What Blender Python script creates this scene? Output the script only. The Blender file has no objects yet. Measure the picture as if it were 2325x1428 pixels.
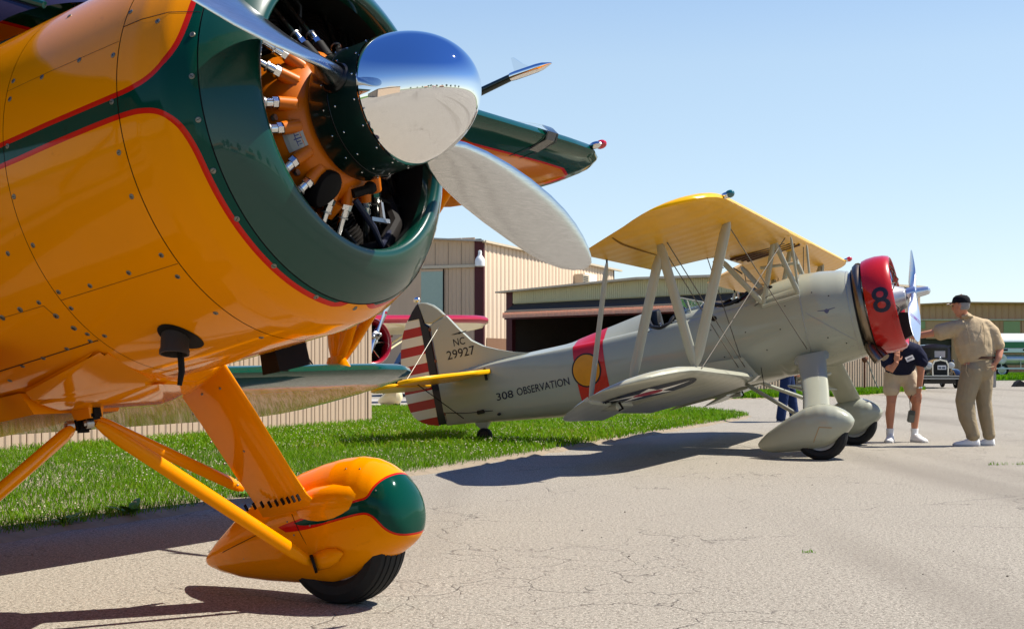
import bpy, bmesh, math, random
import numpy as np
from mathutils import Vector, Matrix
from mathutils.bvhtree import BVHTree
random.seed(7); rng = np.random.default_rng(7)
S = bpy.context.scene
COL = S.collection
R_ = math.radians

# ------------------------------------------------------------------ camera
cam_d = bpy.data.cameras.new('camera'); cam = bpy.data.objects.new('camera', cam_d); COL.objects.link(cam)
cam.location = (0, 0, 1.03); cam.rotation_euler = (R_(90), 0, 0)
cam_d.sensor_width = 36; cam_d.lens = 36 * 3000 / 2325; cam_d.shift_y = 109.5 / 2325
cam_d.clip_start = .05; cam_d.clip_end = 4000
S.camera = cam
# ------------------------------------------------------------------ sky and sun
SUN = Vector((.555, .114, .824)).normalized()
W = bpy.data.worlds.new('World'); S.world = W; W.use_nodes = True
wn = W.node_tree.nodes; wl = W.node_tree.links
sky = wn.new('ShaderNodeTexSky'); sky.sky_type = 'NISHITA'; sky.sun_disc = False
sky.sun_elevation = math.asin(SUN.z); sky.sun_rotation = math.atan2(SUN.x, SUN.y)
sky.air_density = 1.0; sky.dust_density = .0; sky.ozone_density = 2.0; sky.altitude = 200
wn['Background'].inputs['Strength'].default_value = .15
gm = wn.new('ShaderNodeGamma'); gm.inputs[1].default_value = .5
tint = wn.new('ShaderNodeMix'); tint.data_type = 'RGBA'; tint.blend_type = 'MULTIPLY'; tint.inputs[0].default_value = 1; tint.inputs[7].default_value = (1.13, 1.22, 1.29, 1)
# the zenith of this clear sky is a much deeper blue than the pale band near the horizon
tcw = wn.new('ShaderNodeTexCoord'); sxyz = wn.new('ShaderNodeSeparateXYZ'); zr = wn.new('ShaderNodeValToRGB'); deep = wn.new('ShaderNodeMix'); deep.data_type = 'RGBA'; deep.blend_type = 'MULTIPLY'; deep.inputs[0].default_value = 1
e_ = zr.color_ramp.elements; e_[0].position = 0; e_[0].color = (1, 1, 1, 1); e_[-1].position = .75; e_[-1].color = (.12, .28, .72, 1)
for p, c in ((.22, (.96, .985, 1, 1)), (.42, (.46, .68, 1, 1))): e_.new(p).color = c
wl.new(tcw.outputs['Generated'], sxyz.inputs[0]); wl.new(sxyz.outputs['Z'], zr.inputs[0])
wl.new(sky.outputs[0], gm.inputs[0]); wl.new(gm.outputs[0], tint.inputs[6]); wl.new(tint.outputs[2], deep.inputs[6]); wl.new(zr.outputs[0], deep.inputs[7]); wl.new(deep.outputs[2], wn['Background'].inputs['Color'])
sl = bpy.data.lights.new('sun', 'SUN'); sl.energy = 4.3; sl.angle = R_(.5); sl.color = (1, .95, .86)
so = bpy.data.objects.new('sun', sl); COL.objects.link(so); so.location = SUN * 60
so.rotation_euler = SUN.to_track_quat('Z', 'Y').to_euler()
S.view_settings.view_transform = 'Standard'; S.view_settings.look = 'None'
S.view_settings.exposure = 1.0; S.view_settings.gamma = 1; S.view_settings.use_curve_mapping = False
S.cycles.max_bounces = 8; S.cycles.glossy_bounces = 6; S.cycles.caustics_reflective = False; S.cycles.caustics_refractive = False

# ------------------------------------------------------------------ materials
class NT:
    def __init__(s, name):
        s.m = bpy.data.materials.new(name); s.m.use_nodes = True; s.t = s.m.node_tree; s.n = s.t.nodes; s.b = s.n['Principled BSDF']
    def add(s, typ, **kw):
        nd = s.n.new(typ)
        for k, v in kw.items():
            if k.startswith('i_'):
                key = k[2:]; key = int(key) if key.isdigit() else key
                nd.inputs[key].default_value = v
            else: setattr(nd, k, v)
        return nd
    def link(s, a, b): s.t.links.new(a, b)
    def mix(s, fac, a, b, blend='MIX'):
        m = s.n.new('ShaderNodeMix'); m.data_type = 'RGBA'; m.blend_type = blend
        for sock, v in ((m.inputs[0], fac), (m.inputs[6], a), (m.inputs[7], b)):
            if hasattr(v, 'is_linked'): s.link(v, sock)
            else: sock.default_value = v if isinstance(v, (int, float)) else (*v, 1) if len(v) == 3 else v
        return m.outputs[2]
    def math(s, op, a, b=None, clamp=False):
        m = s.n.new('ShaderNodeMath'); m.operation = op; m.use_clamp = clamp
        for i, v in enumerate((a, b)):
            if v is None: continue
            if hasattr(v, 'is_linked'): s.link(v, m.inputs[i])
            else: m.inputs[i].default_value = v
        return m.outputs[0]
    def noise(s, scale, detail=4, rough=.55, vec=None, dist=0):
        n = s.add('ShaderNodeTexNoise'); n.inputs['Scale'].default_value = scale; n.inputs['Detail'].default_value = detail
        n.inputs['Roughness'].default_value = rough; n.inputs['Distortion'].default_value = dist
        if vec is None: vec = s.obj()
        s.link(vec, n.inputs['Vector']); return n.outputs[0]
    def obj(s):
        if not hasattr(s, '_tc'): s._tc = s.add('ShaderNodeTexCoord')
        return s._tc.outputs['Object']
    def ramp(s, fac, *stops):
        r = s.add('ShaderNodeValToRGB'); e = r.color_ramp.elements
        while len(e) < len(stops): e.new(.5)
        for el, (p, c) in zip(e, stops): el.position = p; el.color = (*c, 1) if len(c) == 3 else c
        s.link(fac, r.inputs[0]); return r.outputs[0]
    def bump(s, h, strength=.2, dist=.01):
        b = s.add('ShaderNodeBump'); b.inputs['Strength'].default_value = strength; b.inputs['Distance'].default_value = dist
        s.link(h, b.inputs['Height']); s.link(b.outputs[0], s.b.inputs['Normal'])
    def set(s, **kw):
        for k, v in kw.items():
            i = s.b.inputs[k.replace('_', ' ')]
            if hasattr(v, 'is_linked'): s.link(v, i)
            else: i.default_value = (*v, 1) if isinstance(v, (tuple, list)) and len(v) == 3 else v
        return s

def paint(name, col, rough=.35, coat=.8, var=.12, metal=0, bump=0, scale=3, coat_rough=.04):
    m = NT(name); n = m.noise(scale, 5)
    c = m.mix(n, [x * (1 - var) for x in col], [min(1, x * (1 + var)) for x in col])
    m.set(Base_Color=c, Roughness=rough, Metallic=metal, Coat_Weight=coat * .72, Coat_Roughness=coat_rough)
    if not metal: m.b.inputs['Specular IOR Level'].default_value = .2
    if bump: m.bump(m.noise(scale * 4, 3), bump, .004)
    return m.m
def matte(name, col, rough=.8, var=.2, scale=8, bump=0, spec=.3):
    m = NT(name); n = m.noise(scale, 6, .6)
    m.set(Base_Color=m.mix(n, [x * (1 - var) for x in col], [min(1, x * (1 + var)) for x in col]), Roughness=rough)
    m.b.inputs['Specular IOR Level'].default_value = spec
    if bump: m.bump(m.noise(scale * 3, 5), bump, .01)
    return m.m
def livery(name, base, under, line, width, **kw):
    """two paints parted by a pinstripe; paint_distance < 0 is the second paint"""
    m = NT(name); a = m.add('ShaderNodeAttribute'); a.attribute_name = 'paint_distance'
    d = a.outputs['Fac']; n = m.noise(2.5, 5)
    v = .08
    b0 = m.mix(n, [x * (1 - v) for x in base], [min(1, x * (1 + v)) for x in base])
    neg = m.math('LESS_THAN', d, 0.0)
    c = m.mix(neg, b0, under)
    sm = m.ramp(m.noise(11, 5, .65, None, .8), (.66, (1, 1, 1)), (.74, (.84, .80, .78))); c = m.mix(1.0, c, sm, 'MULTIPLY')
    ln = m.math('LESS_THAN', m.math('ABSOLUTE', d), width)
    c = m.mix(ln, c, line)
    m.set(Base_Color=c, Roughness=.07, Coat_Weight=.05, Coat_Roughness=.03, Specular_IOR_Level=.22, Specular_Tint=m.mix(neg, (1, .42, .02), (.55, .9, .85)))
    m.bump(m.noise(1.7, 2), .12, .02)
    return m.m

YEL = (.80, .255, .0004); GRN = (.0015, .043, .027); RED = (.55, .012, .006)
M = {}
M['livery'] = livery('orange_green_paint', YEL, GRN, RED, .0085)
M['livery_fine'] = livery('orange_green_paint_fine', YEL, GRN, RED, .0045)
M['livery_wing'] = livery('orange_green_wing', (.62, .18, .001), GRN, RED, .012)
M['orange'] = paint('orange_paint', YEL, .09, .14, .08, coat_rough=.03); M['orange'].node_tree.nodes['Principled BSDF'].inputs['Specular IOR Level'].default_value = .42; M['orange'].node_tree.nodes['Principled BSDF'].inputs['Specular Tint'].default_value = (1, .42, .02, 1)
M['green'] = paint('green_paint', GRN, .3, .9, .08, coat_rough=.03)
M['cowl_inside'] = matte('cowl_inside', (.004, .007, .006), .6); M['dark_green'] = paint('dark_green_paint', (.002, .013, .010), .35, .8, .1)
M['engine_orange'] = paint('engine_orange', (.60, .14, .001), .42, .3, .15, scale=9)
m = NT('polished_chrome'); m.set(Base_Color=(.86, .87, .88), Metallic=1.0, Roughness=.015); M['chrome'] = m.m
m = NT('polished_blade'); w_ = m.add('ShaderNodeMapping'); m.link(m.obj(), w_.inputs[0]); w_.inputs['Scale'].default_value = (3, 3, 60)
n_ = m.noise(6, 6, .65, w_.outputs[0]); m.set(Base_Color=m.ramp(n_, (.3, (.52, .52, .51)), (.7, (.70, .70, .69))), Metallic=1.0, Roughness=m.math('MULTIPLY_ADD', n_, .12)); m.bump(n_, .05, .004); M['blade'] = m.m
m.b.inputs['Roughness'].default_value = .16
for l in list(m.t.links):
    if l.to_socket == m.b.inputs['Roughness']: m.t.links.remove(l)
M['tube_chrome'] = paint('pushrod_chrome', (.7, .7, .69), .15, 0, .1, metal=1)
M['steel'] = paint('dull_steel', (.42, .41, .39), .42, 0, .2, metal=1)
M['screw'] = paint('screw_metal', (.2, .19, .15), .4, 0, .3, metal=.8)
M['slot'] = matte('screw_slot', (.01, .01, .01))
M['black'] = matte('black_parts', (.006, .006, .006), .5)
M['gloss_black'] = paint('gloss_black', (.003, .003, .003), .3, .5)
M['rubber'] = matte('tyre_rubber', (.012, .012, .012), .75, .3, 20, .1)
M['soot_and_shade'] = matte('soot_and_shade_metal', (.010, .008, .007), .65, .3, 8, 0, .12)
M['stack_brown'] = matte('stack_brown', (.032, .022, .015), .6, .3)
M['seam'] = matte('panel_gap', (.045, .014, .003), .9)
M['seam_dark'] = matte('panel_gap_dark', (.004, .006, .006), .9)
M['exhaust'] = paint('exhaust_steel', (.22, .17, .12), .35, 0, .35, metal=1, scale=7)
m = NT('window_glass'); m.set(Base_Color=(.02, .025, .03), Roughness=.02, IOR=1.5); m.b.inputs['Specular IOR Level'].default_value = .7; M['glass'] = m.m
m = NT('tinted_glass'); m.set(Base_Color=(.018, .012, .02), Roughness=.03); M['tint'] = m.m
m = NT('clear_screen'); m.set(Base_Color=(.55, .66, .75), Roughness=.02, IOR=1.3, Transmission_Weight=.85); M['screen'] = m.m
m = NT('red_lens'); m.set(Base_Color=(.55, .005, .02), Roughness=.08, Coat_Weight=1.0); M['red_lens'] = m.m
m = NT('green_lens'); m.set(Base_Color=(.005, .09, .1), Roughness=.08, Coat_Weight=1.0); M['green_lens'] = m.m
# grey aircraft
M['grey'] = paint('grey_green_paint', (.335, .34, .262), .3, .6, .09, bump=.03, scale=2)
M['grey_panel'] = paint('grey_green_panel', (.37, .37, .29), .3, .75, .05)
def fabric(name, col):
    m = NT(name); wv = m.add('ShaderNodeTexWave'); wv.bands_direction = 'Y'; wv.inputs['Scale'].default_value = .95; wv.inputs['Distortion'].default_value = .25
    wv.inputs['Detail'].default_value = 1; m.link(m.obj(), wv.inputs[0])
    n = m.noise(3, 5); m.set(Base_Color=m.mix(n, [x * .93 for x in col], [min(1, x * 1.06) for x in col]), Roughness=.3, Coat_Weight=.04, Coat_Roughness=.06)
    m.b.inputs['Specular IOR Level'].default_value = .4; m.b.inputs['Specular Tint'].default_value = (*[min(1, x / max(col)) for x in col], 1)
    h = m.math('ADD', wv.outputs['Fac'], m.math('MULTIPLY', m.noise(9, 3), .5)); m.bump(h, .22, .012); return m.m
M['wing_yellow'] = fabric('yellow_wing_fabric', (.80, .40, .004))
M['wing_grey'] = fabric('grey_wing_fabric', (.36, .36, .285))
M['cowl_red'] = paint('cowl_red', (.44, .008, .006), .3, .85, .06)
M['band_red'] = paint('band_red', (.50, .008, .008), .35, .7, .06)
M['navy'] = paint('navy_paint', (.008, .009, .014), .45, .4, .1)
M['stripe_red'] = paint('stripe_red', (.36, .008, .008), .4, .6, .06)
M['stripe_cream'] = paint('stripe_cream', (.66, .62, .47), .4, .6, .06)
M['letter'] = matte('letter_black', (.012, .012, .014), .5)
M['letter_navy'] = matte('letter_navy', (.012, .013, .03), .45)
M['emblem_gold'] = matte('emblem_gold', (.68, .26, .008), .4)
M['white'] = matte('white_paint', (.8, .8, .78), .5, .05)
M['slat_brown'] = matte('slat_brown', (.10, .045, .02), .6)
M['wire'] = matte('rigging_wire', (.10, .085, .065), .7)
M['leather'] = matte('leather_black', (.012, .012, .013), .45)
M['cream'] = paint('cream_paint', (.72, .62, .36), .35, .7, .06)
M['crimson'] = paint('crimson_paint', (.34, .006, .02), .28, .85, .06)
M['blue_silver'] = paint('silver_blade', (.62, .66, .72), .3, 0, .08, metal=.9)
# buildings
def siding(name, col, dirt=.25):
    m = NT(name); mp = m.add('ShaderNodeMapping'); m.link(m.obj(), mp.inputs[0]); mp.inputs['Scale'].default_value = (1.2, 1.2, .16)
    n = m.noise(6, 6, .65, mp.outputs[0]); n2 = m.noise(.7, 3)
    c = m.mix(n, [x * (1 - dirt) for x in col], [min(1, x * 1.05) for x in col]); c = m.mix(m.math('MULTIPLY', n2, .3), c, [x * .8 for x in col])
    m.set(Base_Color=c, Roughness=.6); m.b.inputs['Specular IOR Level'].default_value = .15; return m.m
M['tan'] = siding('tan_siding', (.50, .375, .265))
M['lit_tan'] = siding('tan_siding_lit', (.78, .60, .43), .12)
M['shade_tan'] = siding('tan_siding_shaded', (.60, .43, .285), .15)  # the lit wall's tan again, darkened for the shaded hangar face
M['fascia'] = siding('sage_fascia', (.66, .59, .34), .15)
M['brownwall'] = siding('brown_siding', (.60, .305, .17), .15)
M['base_brown'] = siding('brown_base_sheet', (.24, .13, .075), .15)
M['maroon'] = matte('maroon_trim', (.075, .012, .014), .6)
M['awning'] = siding('pink_tan_sheet', (.86, .58, .44), .08)
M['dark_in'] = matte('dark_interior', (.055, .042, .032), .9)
m = NT('fibreglass_sheet'); m.set(Base_Color=(.84, .56, .42), Roughness=.6); tr = m.add('ShaderNodeBsdfTranslucent'); tr.inputs['Color'].default_value = (.84, .54, .40, 1); ms = m.add('ShaderNodeMixShader', i_0=.55); m.link(m.b.outputs[0], ms.inputs[1]); m.link(tr.outputs[0], ms.inputs[2]); m.link(ms.outputs[0], m.n['Material Output'].inputs[0]); M['fibreglass'] = m.m
M['roof'] = matte('roof_metal', (.42, .40, .36), .5)
M['panel_light'] = matte('translucent_panel', (.33, .42, .34), .4, .08)
M['lime_panel'] = matte('yellow_green_panel', (.30, .33, .15), .5, .08)
M['trimcream'] = matte('cream_trim', (.55, .46, .33), .6)
M['rust'] = matte('rusty_pipe', (.16, .06, .03), .8)
M['green_tank'] = paint('tank_green', (.006, .16, .06), .4, .5)
M['silver'] = paint('silver_paint', (.55, .54, .52), .35, .2, .1, metal=.6)
M['car_navy'] = paint('car_navy', (.010, .016, .055), .3, .8, .1)
M['car_black'] = paint('car_black', (.005, .005, .006), .25, .8, .1)
M['car_tan'] = paint('car_tan', (.42, .28, .13), .3, .7, .08)
# people
def cloth(name, col, var=.15):
    m = NT(name); n = m.noise(14, 6, .6); m.set(Base_Color=m.mix(n, [x * (1 - var) for x in col], [x * (1 + var) for x in col]), Roughness=.9)
    m.b.inputs['Specular IOR Level'].default_value = .15
    m.bump(m.noise(5, 4, .5, None, 1.2), .6, .04); return m.m
M['skin'] = matte('skin', (.50, .215, .125), .55, .12, 14)
M['khaki_shirt'] = cloth('khaki_shirt', (.44, .335, .205)); M['khaki_trouser'] = cloth('khaki_trousers', (.30, .235, .145))
M['beige_short'] = cloth('beige_shorts', (.52, .42, .30)); M['navy_cloth'] = cloth('navy_cloth', (.012, .014, .035)); M['denim'] = cloth('denim', (.014, .028, .085))
M['sock'] = cloth('white_sock', (.78, .78, .78)); M['shoe'] = matte('white_shoe', (.78, .76, .72), .6, .1, 20)
M['hair'] = matte('grey_hair', (.25, .24, .23), .7, .3, 40, .3); M['cap'] = cloth('black_cap', (.01, .01, .012)); M['belt'] = matte('brown_belt', (.09, .04, .02), .6)
M['eye'] = matte('eye', (.03, .02, .02), .2)
M['brim'] = cloth('light_brim', (.55, .47, .38))

# ------------------------------------------------------------------ geometry helpers
OFF = [0, 0, 0]
def tag(o, label=None, cat=None, group=None, kind=None):
    for k, v in (('label', label), ('category', cat), ('group', group), ('kind', kind)):
        if v: o[k] = v
    return o
def make(name, V, F, mat, parent=None, smooth=35, M4=None):
    me = bpy.data.meshes.new(name)
    V = np.asarray(V, float) - np.asarray(OFF)
    me.from_pydata([tuple(v) for v in V], [], [tuple(f) for f in F])
    if mat: me.materials.append(mat)
    me.validate(); me.update()
    if smooth:
        me.polygons.foreach_set('use_smooth', [True] * len(me.polygons)); me.set_sharp_from_angle(angle=R_(smooth))
    o = bpy.data.objects.new(name, me); COL.objects.link(o)
    if parent: o.parent = parent
    if M4 is not None: o.matrix_local = M4
    return o
def link_mesh(name, me, parent=None, M4=None):
    o = bpy.data.objects.new(name, me); COL.objects.link(o)
    if parent: o.parent = parent
    if M4 is not None: o.matrix_local = M4
    return o
def thing(name, label, cat, M4, group=None):
    o = bpy.data.objects.new(name, None); COL.objects.link(o); o.matrix_world = M4; o.empty_display_size = .3
    return tag(o, label, cat, group)
def loft(rings, closed=True, cap0=True, cap1=True):
    n = len(rings[0]); V = [p for r in rings for p in r]; F = []
    for i in range(len(rings) - 1):
        for j in range(n if closed else n - 1):
            k = (j + 1) % n; F.append((i * n + j, i * n + k, (i + 1) * n + k, (i + 1) * n + j))
    if cap0: F.append(tuple(range(n - 1, -1, -1)))
    if cap1: F.append(tuple((len(rings) - 1) * n + j for j in range(n)))
    return V, F
class Acc:
    def __init__(s): s.V = []; s.F = []
    def add(s, VF):
        V, F = VF; b = len(s.V); s.V += [tuple(v) for v in V]; s.F += [tuple(i + b for i in f) for f in F]; return s
    def out(s): return s.V, s.F
def revolve(prof, n=64, c=(0, 0, 0), cap0=False, cap1=False):
    """surface of revolution about the x axis, prof = [(x, r)]"""
    A = [2 * math.pi * j / n for j in range(n)]
    return loft([[(c[0] + x, c[1] + r * math.cos(a), c[2] + r * math.sin(a)) for a in A] for x, r in prof], True, cap0, cap1)
def frame(d, up=(0, 0, 1)):
    d = Vector(d).normalized(); u = Vector(up)
    if abs(d.dot(u)) > .98: u = Vector((1, 0, 0))
    s = d.cross(u).normalized(); return d, s, s.cross(d).normalized()
def tube(p0, p1, r0, r1=None, n=10):
    r1 = r0 if r1 is None else r1; p0, p1 = Vector(p0), Vector(p1); d, s, u = frame(p1 - p0)
    return loft([[tuple(p + s * r * math.cos(2 * math.pi * j / n) + u * r * math.sin(2 * math.pi * j / n)) for j in range(n)] for p, r in ((p0, r0), (p1, r1))])
def path(P, r, n=8):
    P = [Vector(p) for p in P]; rings = []
    rr = r if isinstance(r, (list, tuple)) else [r] * len(P)
    d0 = (P[1] - P[0]).normalized(); _, s, u = frame(d0)
    for i, p in enumerate(P):
        d = (P[min(i + 1, len(P) - 1)] - P[max(i - 1, 0)]).normalized()
        s = (s - d * s.dot(d)).normalized(); u = s.cross(d)
        rings.append([tuple(p + s * rr[i] * math.cos(2 * math.pi * j / n) + u * rr[i] * math.sin(2 * math.pi * j / n)) for j in range(n)])
    return loft(rings)
def strut(p0, p1, chord, thick, cdir=(1, 0, 0), n=16, taper=1.0, ends=True):
    """streamlined strut: section long along cdir"""
    p0, p1 = Vector(p0), Vector(p1); d = (p1 - p0).normalized(); c = Vector(cdir); c = (c - d * c.dot(d)).normalized(); t = d.cross(c)
    L = [0, .04, .1, .5, .9, .96, 1] if ends else [0, 1]; K = [.45, .8, 1, 1.0 * taper, 1, .8, .45] if ends else [1, 1]
    def sec(p, k):
        out = []
        for j in range(n):
            a = 2 * math.pi * j / n; x = math.cos(a); y = math.sin(a) * (1 if x > 0 else (1 - .35 * abs(x)))
            out.append(tuple(p + c * chord / 2 * k * x + t * thick / 2 * k * y))
        return out
    return loft([sec(p0.lerp(p1, l), k) for l, k in zip(L, K)])
def box(c, s, rot=None, bev=0):
    hx, hy, hz = s[0] / 2, s[1] / 2, s[2] / 2; V = [Vector((x, y, z)) for x in (-hx, hx) for y in (-hy, hy) for z in (-hz, hz)]
    F = [(0, 1, 3, 2), (4, 6, 7, 5), (0, 4, 5, 1), (2, 3, 7, 6), (0, 2, 6, 4), (1, 5, 7, 3)]
    if bev:
        bm = bmesh.new(); vs = [bm.verts.new(v) for v in V]
        for f in F: bm.faces.new([vs[i] for i in f])
        bmesh.ops.bevel(bm, geom=bm.edges[:], offset=bev, segments=2, affect='EDGES'); bm.verts.index_update()
        V = [v.co.copy() for v in bm.verts]; F = [tuple(v.index for v in f.verts) for f in bm.faces]; bm.free()
    if rot is not None: V = [rot @ v for v in V]
    return [tuple(v + Vector(c)) for v in V], F
def ball(c, r, n=14, m=8):
    rx, ry, rz = (r, r, r) if isinstance(r, (int, float)) else r
    return loft([[(c[0] + rx * math.sin(t) * math.cos(2 * math.pi * j / n), c[1] + ry * math.sin(t) * math.sin(2 * math.pi * j / n), c[2] + rz * math.cos(t)) for j in range(n)] for t in [math.pi * (i + .02) / (m + .04) for i in range(m + 1)]])
def prism(poly, y0, y1, axis=1):
    """extrude a 2-D outline (a,b) between two values of the third axis"""
    def P(a, b, c): return (a, c, b) if axis == 1 else ((a, b, c) if axis == 2 else (c, a, b))
    return loft([[P(a, b, y0) for a, b in poly], [P(a, b, y1) for a, b in poly]])
def wing(stations, n=12):
    """stations: (y, xLE, xTE, zLE, zTE, thickness). returns V,F"""
    T = [0, .012, .05, .12, .22, .35, .5, .66, .82, .93, 1.0]
    def U(t): return 1.0 * (2.97 * math.sqrt(t) - 1.26 * t - 3.52 * t * t + 2.84 * t ** 3 - 1.03 * t ** 4) / 1.0
    rings = []
    for y, xl, xt, zl, zt, th in stations:
        up = []; lo = []
        for t in T:
            x = xl + (xt - xl) * t; z = zl + (zt - zl) * t
            up.append((x, y, z + th * (.8 * U(t) + .0)))
            lo.append((x, y, z - th * (.36 * U(t) * (1 - .45 * t))))
        rings.append(up[::-1] + lo[1:-1])
    return loft(rings)
def bvh_of(VF): return BVHTree.FromPolygons([Vector(v) for v in VF[0]], [tuple(f) for f in VF[1]])
def grid_polys(polys, cell):
    """triangulate 2-D outlines (outer, with optional holes as further loops), refined to cell size"""
    bm = bmesh.new(); 
    for loops in polys:
        es = []
        for lp in loops:
            vs = [bm.verts.new((a, b, 0)) for a, b in lp]; es += [bm.edges.new((vs[i], vs[(i + 1) % len(vs)])) for i in range(len(vs))]
        bmesh.ops.triangle_fill(bm, use_beauty=True, use_dissolve=False, edges=es)
    for _ in range(7):
        L = [e for e in bm.edges if e.calc_length() > cell]
        if not L: break
        bmesh.ops.subdivide_edges(bm, edges=L, cuts=1)
        bmesh.ops.triangulate(bm, faces=[f for f in bm.faces if len(f.verts) > 3])
    bm.verts.index_update(); V = [(v.co.x, v.co.y) for v in bm.verts]; F = [tuple(v.index for v in f.verts) for f in bm.faces]; bm.free(); return V, F
def text_mesh(txt, size=1.0, bold=.0, xs=1.0):
    cu = bpy.data.curves.new('text', 'FONT'); cu.body = txt; cu.size = size; cu.offset = bold; cu.resolution_u = 6; cu.align_x = 'LEFT'
    o = bpy.data.objects.new('text', cu); COL.objects.link(o); dg = bpy.context.evaluated_depsgraph_get(); me = bpy.data.meshes.new_from_object(o.evaluated_get(dg))
    bm = bmesh.new(); bm.from_mesh(me); bmesh.ops.remove_doubles(bm, verts=bm.verts, dist=1e-5); bmesh.ops.triangulate(bm, faces=bm.faces)
    bm.verts.index_update(); V = [(v.co.x * xs, v.co.y) for v in bm.verts]; F = [tuple(v.index for v in f.verts) for f in bm.faces]
    bm.free(); bpy.data.objects.remove(o); bpy.data.curves.remove(cu); bpy.data.meshes.remove(me); return V, F
def refine(V, F, cell):
    bm = bmesh.new(); vs = [bm.verts.new((a, b, 0)) for a, b in V]
    for f in F:
        try: bm.faces.new([vs[i] for i in f])
        except ValueError: pass
    for _ in range(5):
        L = [e for e in bm.edges if e.calc_length() > cell]
        if not L: break
        bmesh.ops.subdivide_edges(bm, edges=L, cuts=1); bmesh.ops.triangulate(bm, faces=[f for f in bm.faces if len(f.verts) > 3])
    bm.verts.index_update(); V = [(v.co.x, v.co.y) for v in bm.verts]; F = [tuple(v.index for v in f.verts) for f in bm.faces]; bm.free(); return V, F
def decal(name, VF2, O, U, Vv, ray, bvh, mat, parent, off=.003):
    """lay a flat 2-D figure on a body: each vertex is dropped along ray on to the body and stands off proud of it"""
    O, U, Vv, ray = Vector(O), Vector(U), Vector(Vv), Vector(ray).normalized(); P = []; last = None
    for a, b in VF2[0]:
        p = O + U * a + Vv * b; h = bvh.ray_cast(p - ray * 3, ray)[0] if bvh else p
        if h is None: h = p if last is None else p + ray * ((last - p).dot(ray))
        last = h; P.append(h - ray * off)
    return make(name, P, VF2[1], mat, parent, 0)
def sdf(P, polys):
    """signed distance of 2-D points to closed outlines, negative inside"""
    P = np.asarray(P, float); D = np.full(len(P), 1e9); ins = np.zeros(len(P), bool)
    for poly in polys:
        A = np.asarray(poly, float); B = np.roll(A, -1, 0)
        for a, b in zip(A, B):
            ab = b - a; t = np.clip(((P - a) @ ab) / max(1e-12, ab @ ab), 0, 1); q = a + t[:, None] * ab
            D = np.minimum(D, np.hypot(P[:, 0] - q[:, 0], P[:, 1] - q[:, 1]))
            c = ((a[1] > P[:, 1]) != (b[1] > P[:, 1])); 
            with np.errstate(divide='ignore', invalid='ignore'): xi = (b[0] - a[0]) * (P[:, 1] - a[1]) / (b[1] - a[1] + 1e-15) + a[0]
            ins ^= c & (P[:, 0] < xi)
    return np.where(ins, -D, D)
def smooth_poly(P, it=2, closed=True):
    P = [tuple(p) for p in P]
    for _ in range(it):
        Q = []; n = len(P)
        for i in range(n if closed else n - 1):
            a, b = P[i], P[(i + 1) % n]; Q += [tuple(.75 * x + .25 * y for x, y in zip(a, b)), tuple(.25 * x + .75 * y for x, y in zip(a, b))]
        P = Q if closed else [P[0]] + Q + [P[-1]]
    return P
def set_paint(o, D):
    at = o.data.attributes.new('paint_distance', 'FLOAT', 'POINT'); at.data.foreach_set('value', np.asarray(D, float))
def rot_xform(a, p):
    ca, sa, cp, sp = math.cos(a), math.sin(a), math.cos(p), math.sin(p)
    F = Vector((ca * cp, -sa * cp, sp)); L = Vector((sa, ca, 0)); U = F.cross(L)
    return Matrix(((F.x, L.x, U.x), (F.y, L.y, U.y), (F.z, L.z, U.z))).to_4x4()
def lerp_tab(x, X, Y): return float(np.interp(x, X, Y))
def tyre(c, R, w, parent, name='wheel', mat=None, axis=None, hub=True):
    """wheel about the y axis through c"""
    pr = [(-w * .30, R * .62), (-w * .46, R * .70), (-w * .5, R * .82), (-w * .42, R * .94), (-w * .345, R * .963), (-w * .34, R * .945), (-w * .305, R * .952), (-w * .30, R * .975), (-w * .205, R * .99), (-w * .20, R * .97), (-w * .165, R * .974), (-w * .16, R * .994), (-w * .03, R), (-w * .025, R * .98), (w * .025, R * .98), (w * .03, R), (w * .16, R * .994), (w * .165, R * .974), (w * .20, R * .97), (w * .205, R * .99), (w * .30, R * .975), (w * .305, R * .952), (w * .34, R * .945), (w * .345, R * .963), (w * .42, R * .94), (w * .5, R * .82), (w * .46, R * .70), (w * .30, R * .62)]
    n = 48; V, F = loft([[(c[0] + r * math.cos(2 * math.pi * j / n), c[1] + y, c[2] + r * math.sin(2 * math.pi * j / n)) for j in range(n)] for y, r in pr], True, False, False)
    o = make(name, V, F, mat or M['rubber'], parent)
    if hub:
        pr = [(-w * .3, .02), (-w * .32, R * .2), (-w * .2, R * .5), (-w * .31, R * .63), (w * .31, R * .63), (w * .2, R * .5), (w * .32, R * .2), (w * .3, .02)]
        V, F = loft([[(c[0] + r * math.cos(2 * math.pi * j / 24), c[1] + y, c[2] + r * math.sin(2 * math.pi * j / 24)) for j in range(24)] for y, r in pr]); make('rim', V, F, M['silver'], o)
    return o
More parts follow.
